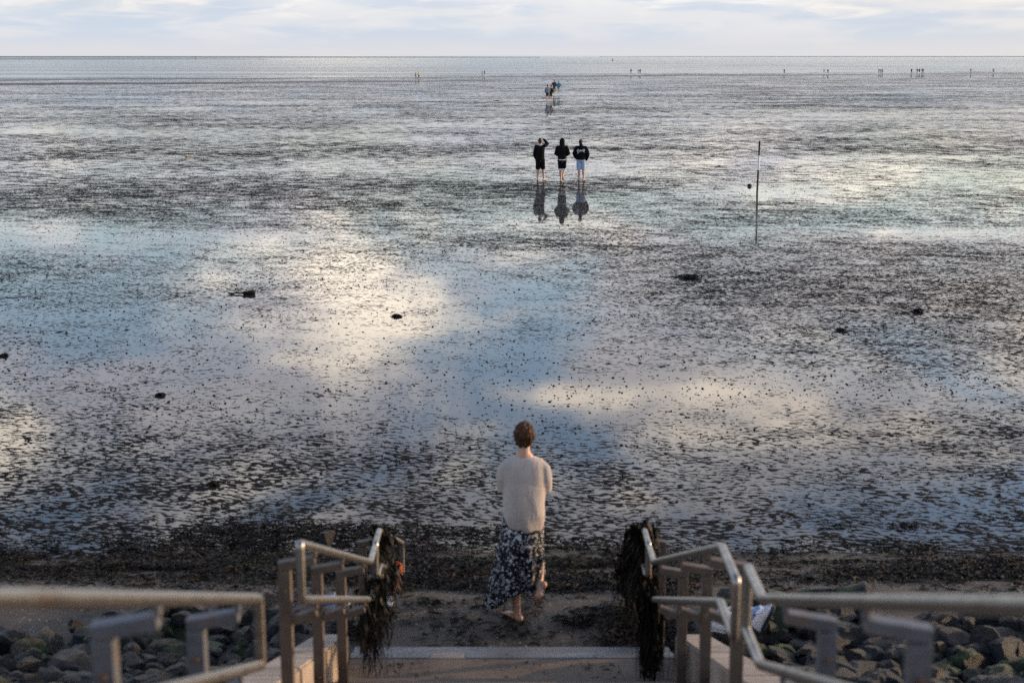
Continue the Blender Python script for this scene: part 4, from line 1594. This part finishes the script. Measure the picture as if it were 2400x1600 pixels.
def build_woman():
    p = at(1228, 1447, 0.02)
    p.z = float(beach_z(np.array(p.x), np.array(p.y)))
    root = empty('person', p, 'barefoot person with cropped brown hair, cream sweater and floral skirt, stepping onto the beach', 'person')
    root.scale = (.95, .98, .982)
    bm = bmesh.new()
    # trunk and neck
    tube(bm, [(0, 0, .90), (0, 0, 1.0), (0, 0, 1.10), (0, .01, 1.24), (0, 0, 1.34), (0, 0, 1.39)],
         [(.15, .11), (.14, .10), (.12, .09), (.145, .10), (.15, .07), (.08, .055)], 18)
    tube(bm, [(0, -.005, 1.35), (0, .0, 1.44), (0, .02, 1.52)], [.062, .050, .048], 14)
    h = Vector((0, .035, 1.570))
    ell(bm, h + V3(0, -.008, .012), .074, .092, .105)
    ell(bm, h + V3(0, .028, -.055), .052, .06, .058)
    tube(bm, [h + V3(0, .085, .02), h + V3(0, .112, -.02)], [.010, .015], 8)
    for sd in (-1, 1):
        ell(bm, h + V3(sd * .077, -.005, -.008), .010, .020, .030, sub=2)
        ell(bm, h + V3(sd * .03, .083, .03), .02, .009, .008, sub=2)
    ell(bm, h + V3(0, .085, -.062), .024, .008, .007, sub=2)
    # left leg planted, right leg swinging through with the heel up
    leg(bm, (-.085, 0, .90), (-.085, .035, .49), (-.062, -.02, .085))
    foot(bm, V3(-.062, -.02, .075), (-.62, 1.0, 0.0), .95)
    leg(bm, (.085, 0, .90), (.115, .13, .52), (.135, -.13, .285))
    foot(bm, V3(.135, -.13, .285), (-.42, .42, -.92), .95)
    # arms folded across the front
    for sd in (-1, 1):
        tube(bm, [(sd * .09, 0, 1.33), (sd * .145, -.0, 1.295), (sd * .178, -.01, 1.21), (sd * .185, .0, 1.125), (sd * .12, .14, 1.14), (sd * .0, .185, 1.165 + .02 * sd)],
             [.04, .042, .040, .036, .033, .025], 12)
        hand(bm, V3(sd * 0.0, .185, 1.165 + .02 * sd), V3(-sd, .02, .15), V3(0, 1, 0), sd, .9)
    link('body', remesh(bm, .0075, 2, 'body'), M['skin'], root)
    # sweater: loose, dolman sleeves, rounded hem
    bm = bmesh.new()
    tube(bm, [(.005, -.01, .79), (.005, -.01, .83), (.0, -.012, .92), (-.002, -.01, 1.02), (0, -.008, 1.14), (0, 0, 1.26), (0, .0, 1.335), (0, .0, 1.376), (0, .0, 1.402)],
         [(.152, .118), (.162, .132), (.176, .145), (.180, .145), (.182, .135), (.188, .125), (.188, .100), (.165, .080), (.095, .06)], 28, ref=V3(0, 1, 0), dome=False)
    for sd in (-1, 1):
        tube(bm, [(sd * .06, 0, 1.36), (sd * .130, -.003, 1.350), (sd * .172, -.010, 1.300), (sd * .188, -.012, 1.220), (sd * .187, -.003, 1.135), (sd * .145, .09, 1.125), (sd * .06, .175, 1.16)],
             [.042, .046, .050, .054, .050, .048, .042], 14)
    me = remesh(bm, .009, 5, 'sweater')
    # soft folds in the knit
    for v in me.vertices:
        c = v.co
        f = 0.007 * math.sin(c.x * 34 + 2.2 * math.sin(c.z * 7) + (2 if c.x > 0 else 0)) * max(0, min(1, (1.15 - c.z) / .25))
        f += 0.010 * mnoise.noise(V3(c.x * 9, c.y * 9, c.z * 5 + 3))
        seam = math.exp(-((c.z - (1.215 - 0.35 * abs(c.x))) / .008) ** 2) * 0.0025 if c.y < 0 else 0
        n = v.normal
        v.co += n * (f - seam)
    link('sweater', me, M['knit'], root)
    # neckband lying across the nape
    bm = bmesh.new()
    pts = [(math.cos(a) * .082, .0 + math.sin(a) * .062, 1.392 + .012 * math.sin(a)) for a in np.linspace(0, 2 * math.pi, 29)]
    tube(bm, pts, [.010] * 29, 8, ref=V3(0, 0, 1), dome=False)
    from_bm('neckband', bm, M['knit'], root, True)
    # skirt, blown out to the left, caught up over the lifted right leg
    nphi, nt = 120, 46
    V = []
    for j in range(nt + 1):
        t = j / nt
        for i in range(nphi):
            a = 2 * math.pi * i / nphi
            ca, sa = math.cos(a), math.sin(a)
            zh = .225 + .10 * ca - (.01 * sa) + .022 * math.sin(3 * a + .6) + .012 * math.sin(7 * a)
            if ca < -.2:
                zh -= .045 * (-.2 - ca)
            z = .88 + (zh - .88) * t
            cx = -.012 - .075 * t ** 1.3
            rx = .172 + .085 * t ** 1.1
            ry = .125 + .06 * t
            cy = .0 - .01 * t
            fold = 1 + t * (.055 * math.sin(9 * a + 1.2 * math.sin(2 * a)) + .035 * math.sin(16 * a + 2.0 + 3 * t))
            x = cx + rx * ca * fold
            y = cy + ry * sa * fold
            # deep fold between the legs, seen from behind
            g = math.exp(-((x + .012) / .035) ** 2) * (1 if sa < 0 else 0)
            y += g * .10 * max(0, t - .3) / .7
            if ca > .3:
                y += .05 * t * (ca - .3)
            V.append((x, y, z))
    q = []
    for j in range(nt):
        for i in range(nphi):
            k = (i + 1) % nphi
            q.append((j * nphi + i, (j + 1) * nphi + i, (j + 1) * nphi + k, j * nphi + k))
    me = np_mesh('skirt', np.array(V), np.array(q))
    o = link('skirt', me, M['skirt'], root)
    sd = o.modifiers.new('thickness', 'SOLIDIFY')
    sd.thickness = .003
    # cropped hair
    bm = bmesh.new()
    ell(bm, h + V3(0, -.018, .018), .089, .100, .098, sub=4)
    ell(bm, h + V3(0, -.045, -.025), .076, .064, .066, sub=3)
    me = remesh(bm, .006, 2, 'hair')
    for v in me.vertices:
        d = (v.co - h).normalized()
        v.co += d * (0.014 * mnoise.noise(V3(v.co.x * 48, v.co.y * 48, v.co.z * 20)) + 0.004 * mnoise.noise(v.co * 120))
    hair = link('hair', me, M['hair_brown'], root)
    # loose short ends
    rnd = random.Random(8)
    bm = bmesh.new()
    for k in range(520):
        d = V3(rnd.gauss(0, 1), rnd.gauss(-.25, 1), rnd.gauss(.25, .8)).normalized()
        if d.y > .55 and d.z < .3:
            continue
        b = h + V3(0, -.018, .015) + V3(d.x * .089, d.y * .097, d.z * .100)
        e = b + d * rnd.uniform(.008, .022) + V3(rnd.gauss(0, .006), rnd.gauss(0, .006), -.012)
        w = d.cross(V3(0, 0, 1)).normalized() * .0016
        A, B, T = bm.verts.new(b + w), bm.verts.new(b - w), bm.verts.new(e)
        bm.faces.new((A, B, T))
    from_bm('hair_ends', bm, M['hair_brown'], hair)


build_woman()


# ------------------------------------------------------------------ shoes and cloth left on the rocks
def shoe_parts(root, upper_mat, sole_mat, L=.28):
    secs = [(0, .030, .055), (.1, .038, .075), (.3, .034, .085), (.5, .038, .070), (.7, .047, .050), (.88, .042, .036), (1.0, .018, .022)]
    for nm, z0, z1, mt, ex in (('sole', 0, 1, sole_mat, .006), ('upper', 1, 2, upper_mat, 0)):
        bm = bmesh.new()
        rings = []
        for u, w, hgt in secs:
            y = (u - .5) * L
            ring = []
            if nm == 'sole':
                for x, z in ((-1, 0), (1, 0), (1, .028), (-1, .028)):
                    ring.append(bm.verts.new((x * (w + ex), y, z)))
            else:
                for k in range(9):
                    a = math.pi * k / 8
                    ring.append(bm.verts.new((math.cos(a) * w, y, .0285 + math.sin(a) * hgt)))
            rings.append(ring)
        for a, b in zip(rings[:-1], rings[1:]):
            n = len(a)
            for k in range(n):
                bm.faces.new((a[k], a[(k + 1) % n], b[(k + 1) % n], b[k]))
        bm.faces.new(rings[0])
        bm.faces.new(list(reversed(rings[-1])))
        bmesh.ops.recalc_face_normals(bm, faces=bm.faces)
        if nm == 'sole':
            bmesh.ops.bevel(bm, geom=list(bm.edges), offset=.003, segments=1, affect='EDGES')
        from_bm(nm, bm, M[mt], root, nm == 'upper')
    bm = bmesh.new()
    for k in range(11):
        box(bm, 0, (-.42 + .084 * k) * L, -.004, .06, .010, .006)
    from_bm('tread', bm, M['darkrubber'], root)
    bm = bmesh.new()
    for k in range(4):
        y = (.05 + k * .09) * L
        tube(bm, [(-.028, y, .1 - k * .010), (0, y + .004, .112 - k * .012), (.028, y, .1 - k * .010)], [.004] * 3, 6)
    from_bm('lace', bm, M['white'], root)


def shoe(label, loc, rot, upper, sole):
    root = empty('shoe', loc, label, 'shoe', 'shoes left on the rocks')
    root.rotation_euler = rot
    shoe_parts(root, upper, sole)


def crumple(label, loc, size, mat, seed):
    bm = bmesh.new()
    bmesh.ops.create_icosphere(bm, subdivisions=4, radius=1)
    for v in bm.verts:
        c = v.co
        n = mnoise.turbulence(c * 1.7 + Vector((seed, 0, 0)), 3, False)
        v.co = Vector((c.x, c.y, max(c.z, -.35))) * (.62 + .65 * n)
    bmesh.ops.scale(bm, vec=size, verts=bm.verts)
    o = from_bm('cloth', bm, M[mat], None, True)
    o.location = loc
    tag(o, label, 'cloth')


def pile_point(px, py):
    """where the rock pile shows at that place in the photograph, past any rail in front"""
    dg = bpy.context.evaluated_depsgraph_get()
    d = (at(px, py, 0.0) - Vector((0, 0, CAM_Z))).normalized()
    o = Vector((0, 0, CAM_Z))
    for k in range(12):
        hit = scene.ray_cast(dg, o, d)
        if not hit[0]:
            break
        if hit[4].name.startswith(('rock', 'beach')):
            return hit[1].copy()
        o = hit[1] + d * 0.01
    return at(px, py, 0.2)


bpy.context.view_layer.update()
p = pile_point(1685, 1478)
shoe('white trainer on the rocks beside the right side wall', p + V3(0, 0, .0), (R(8), R(-12), R(62)), 'white', 'white')
crumple('crumpled white socks bundled by the trainer right of the stairs', p + V3(.10, .16, .06), (.11, .09, .07), 'white', 3)
p = pile_point(1800, 1478)
shoe('upturned dark ribbed shoe with a white rim lying on the right rocks', p + V3(0, 0, .09), (R(70), R(8), R(-100)), 'white', 'darkrubber')
p2 = pile_point(1782, 1458)
crumple('blue and white cloth stuffed behind the upturned shoe', p2 + V3(-.02, .05, .05), (.12, .10, .07), 'denim', 8)
p = pile_point(786, 1425)
shoe('blue slide shoe with a white edge on the rocks behind the left posts', p + V3(0, 0, .03), (R(10), R(12), R(-82)), 'bluerubber', 'white')
p = at(877, 1494, 0.06)
crumple('small white rag at the foot of the far left handrail post', p + V3(0, .02, .03), (.035, .03, .05), 'white', 5)
p = at(908, 1424, 0.04)
crumple('white scrap of cloth beside the dark post of the far left handrail', p + V3(.02, 0, .04), (.03, .03, .06), 'white', 12)


# weed scraps trodden onto the landing
def scraps():
    n = 420
    X = np.concatenate([rng.uniform(-1.1, 1.1, n // 2), rng.normal(-0.9, .15, n // 4), rng.normal(.85, .18, n // 4)])
    Y = rng.uniform(9.3, 10.02, len(X))
    k = np.abs(X) < 1.15
    f = fbm(X * 3, Y * 3, 3, 15)
    k &= (f > .5)
    X, Y = X[k], Y[k]
    m = len(X)
    ribbons('weed_scraps', X, Y, np.full(m, .128), rng.uniform(0, 6.28, m), rng.uniform(.012, .07, m), rng.uniform(.004, .014, m), rng.normal(0, 1.5, m),
            rng.uniform(0, .012, m), M['weed'], 'stuff', rng.normal(0, .6, m))


scraps()
